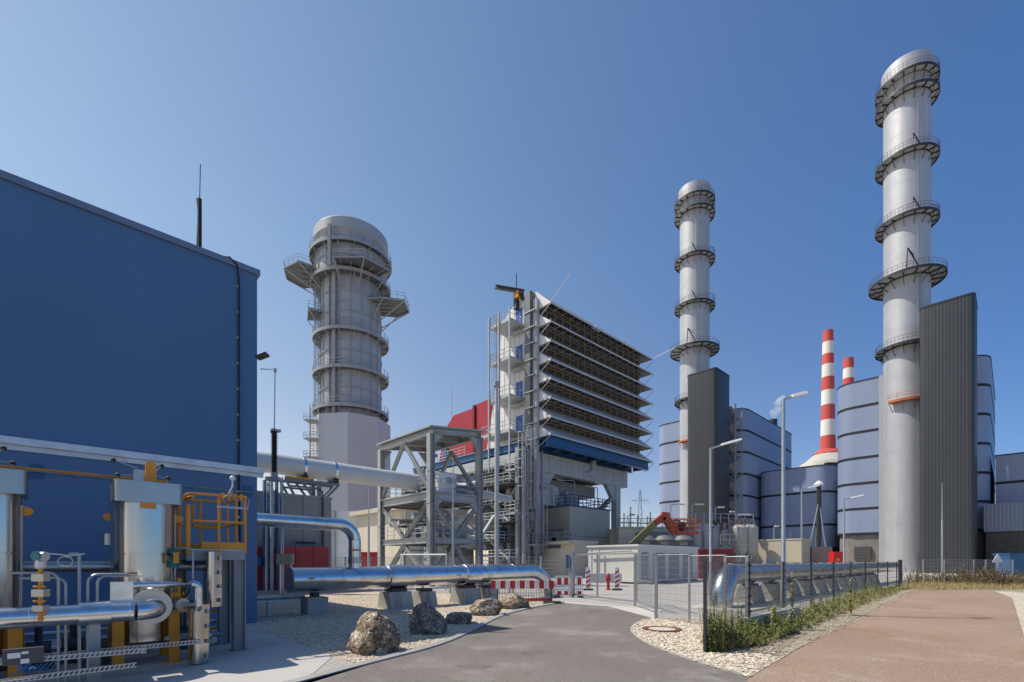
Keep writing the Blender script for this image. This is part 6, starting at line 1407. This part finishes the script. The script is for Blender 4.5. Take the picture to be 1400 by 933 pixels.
# ---------------------------------------------------------------- vegetation along the fence
M_GR1 = mat('weed_green', (.14,.17,.035), .75, 0, .35, 9); M_GR2 = mat('weed_light_green', (.27,.28,.08), .75, 0, .3, 9); M_DRY = mat('dry_straw', (.40,.31,.15), .85, 0, .3, 9); M_DRK = mat('dry_dark_red', (.16,.085,.06), .85, 0, .35, 5)
def leaf(mb, p, L, w, yaw, pitch, bend=.3):
    d = Vector((math.cos(yaw)*math.cos(pitch), math.sin(yaw)*math.cos(pitch), math.sin(pitch))); s_ = Vector((-math.sin(yaw), math.cos(yaw), 0))*w
    q = p+d*L*.5; e = p+d*L-EZ*L*bend; mb.add([p-s_*.3, p+s_*.3, q+s_, q-s_, e], [(0,1,2,3),(3,2,4)])
def herb(mb, p, h, dens=1.0):
    n = int(h*26*dens)+5; lean = Vector((rnd.uniform(-.15,.15), rnd.uniform(-.15,.15), 1))
    mb.bar(p, p+lean*h, .008)
    for i in range(n):
        t_ = rnd.random(); leaf(mb, p+lean*h*t_, rnd.uniform(.06,.16)*(1.2-.6*t_)*(1+h*.3), rnd.uniform(.010,.026), rnd.uniform(0,6.3), rnd.uniform(-.2,.9))
def tuft(mb, p, h, n=12):
    for i in range(n): leaf(mb, p+Vector((rnd.uniform(-.06,.06), rnd.uniform(-.06,.06), 0)), h*rnd.uniform(.5,1.1), .006, rnd.uniform(0,6.3), rnd.uniform(.9,1.45), .15)
edge = [Vector(G(x,y)) for x, y in ((972,893),(1040,885),(1090,868),(1140,846),(1190,826),(1230,810),(1252,804),(1300,802),(1350,803),(1395,806))]
fen = [Vector(G(x,y)) for x, y in ((964,891),(1024,864),(1071,846),(1109,832),(1163,816),(1200,807),(1232,800),(1300,794),(1350,794),(1395,795))]
def along(A, f): i = min(int(f*(len(A)-1)), len(A)-2); return A[i].lerp(A[i+1], f*(len(A)-1)-i)
mats3 = {'g1':MB(),'g2':MB(),'dry':MB()}
for i in range(2700):
    f = rnd.random()**1.35; s_ = rnd.random(); p = along(fen, f).lerp(along(edge, f), s_**.9); cl = noise.noise(Vector((p.x*.9,p.y*.9,3)))
    hv = .45+1.1*max(0, .5+noise.noise(Vector((f*9,1.7,0)))+.4*noise.noise(Vector((f*31,4,0))))
    k = rnd.random()+cl*.5; sc = (1-.5*s_)*hv
    if k < .45: herb(mats3['g1'], p, rnd.uniform(.15,.6)*sc*(1+max(0,cl)*1.5))
    elif k < .78: herb(mats3['g2'], p, rnd.uniform(.15,.75)*sc)
    else: tuft(mats3['dry'], p, rnd.uniform(.2,.75)*sc)
for k_, m_, lb in (('g1',M_GR1,'dark green low weeds growing along the foot of the dark fence'),('g2',M_GR2,'light green leafy weeds growing along the fence and path edge'),('dry',M_DRY,'dry straw coloured grass between the weeds by the path')):
    o = mats3[k_].build('weeds' if k_ != 'dry' else 'dry_grass', m_, smooth=False, base=(0,0,0)); tag(o, lb, 'weeds' if k_ != 'dry' else 'grass', kind='stuff')
flw = mat('white_flower', (.7,.68,.6), .7, 0, .1, 9)
for px, py, top, lb in ((1083,862,783,'tallest green flowering weed in front of the near street lamp'),(1058,868,826,'slim green weed between the second and third fence posts'),(1163,842,790,'tall green weed before the far half of the dark fence'),(1000,884,832,'bushy brown stemmed weed near the first fence post')):
    q = G(px,py); h = (py-top)/F*q.y; t = thing('tall_weed', lb, 'plant', q, 'tall weeds along the fence'); m = MB()
    m.tube([q, q+Vector((.03,0,h*.6)), q+Vector((.01,0,h))], [.012,.009,.004], 5); st = m.build('stem', M_GR1, t); m = MB()
    for i in range(int(90*h)+20):
        t_ = rnd.uniform(.08,.97); leaf(m, q+EZ*h*t_, rnd.uniform(.10,.24)*(1.25-t_), rnd.uniform(.018,.035), rnd.uniform(0,6.3), rnd.uniform(-.1,.9))
    m.build('leaves', M_GR2 if px != 1000 else M_DRY, t, smooth=False)
    m = MB()
    for i in range(3): m = MB(); m.blob(q+Vector((rnd.uniform(-.03,.05),rnd.uniform(-.03,.03),h*rnd.uniform(.9,1.0))), (.018,.018,.022), 1, .2); m.build('flower', flw, t)
vp = [Vector((p.x,p.y)) for p in edge[:6]]; o = pebbles('verge_pebbles', vp + gp([(1245,814),(1190,842),(1100,884),(1040,918),(1000,912),(975,896)]), 2600, .012, .035, mat('soil_pebble', (.42,.35,.26), .9, 0, .5, 18), .012)
tag(o, 'brownish pebbles strewn between the weeds and the edge of the red path', 'pebbles')
# dry reddish bushes at the right edge
bm_ = MB(); gm_ = MB()
for i in range(900):
    p = Vector((P(rnd.uniform(1336,1440),0,34).x, rnd.uniform(33.5,41), 0)); h = rnd.uniform(.25,1.25)*min(1,(p.x-31.0)/4+.2)*(.6+.8*max(0,.5+noise.noise(p*.5)))
    if h < .2: continue
    d = Vector((rnd.uniform(-.3,.3), rnd.uniform(-.3,.3), 1)); bm_.bar(p, p+d*h, .02)
    for k in range(9): leaf(bm_ if rnd.random() < .5 else gm_, p+d*h*rnd.uniform(.2,1), rnd.uniform(.12,.3), .03, rnd.uniform(0,6.3), rnd.uniform(-.1,1.2))
tag(bm_.build('dry_undergrowth', M_DRK, smooth=False, base=(0,0,0)), 'dry dark reddish undergrowth at the right edge behind the path end', 'undergrowth', kind='stuff')
tag(gm_.build('green_undergrowth', M_GR1, smooth=False, base=(0,0,0)), 'green leaves mixed into the dry undergrowth at the right edge', 'undergrowth', kind='stuff')
sm = MB()
for i in range(1500):
    x = rnd.uniform(1232,1450); q = P(x,0,rnd.uniform(31,36.5)); q.z = 0; tuft(sm, q, rnd.uniform(.2,.7), 8)
tag(sm.build('straw_grass', M_DRY, smooth=False, base=(0,0,0)), 'dry straw grass strip at the far end of the path', 'grass', kind='stuff')
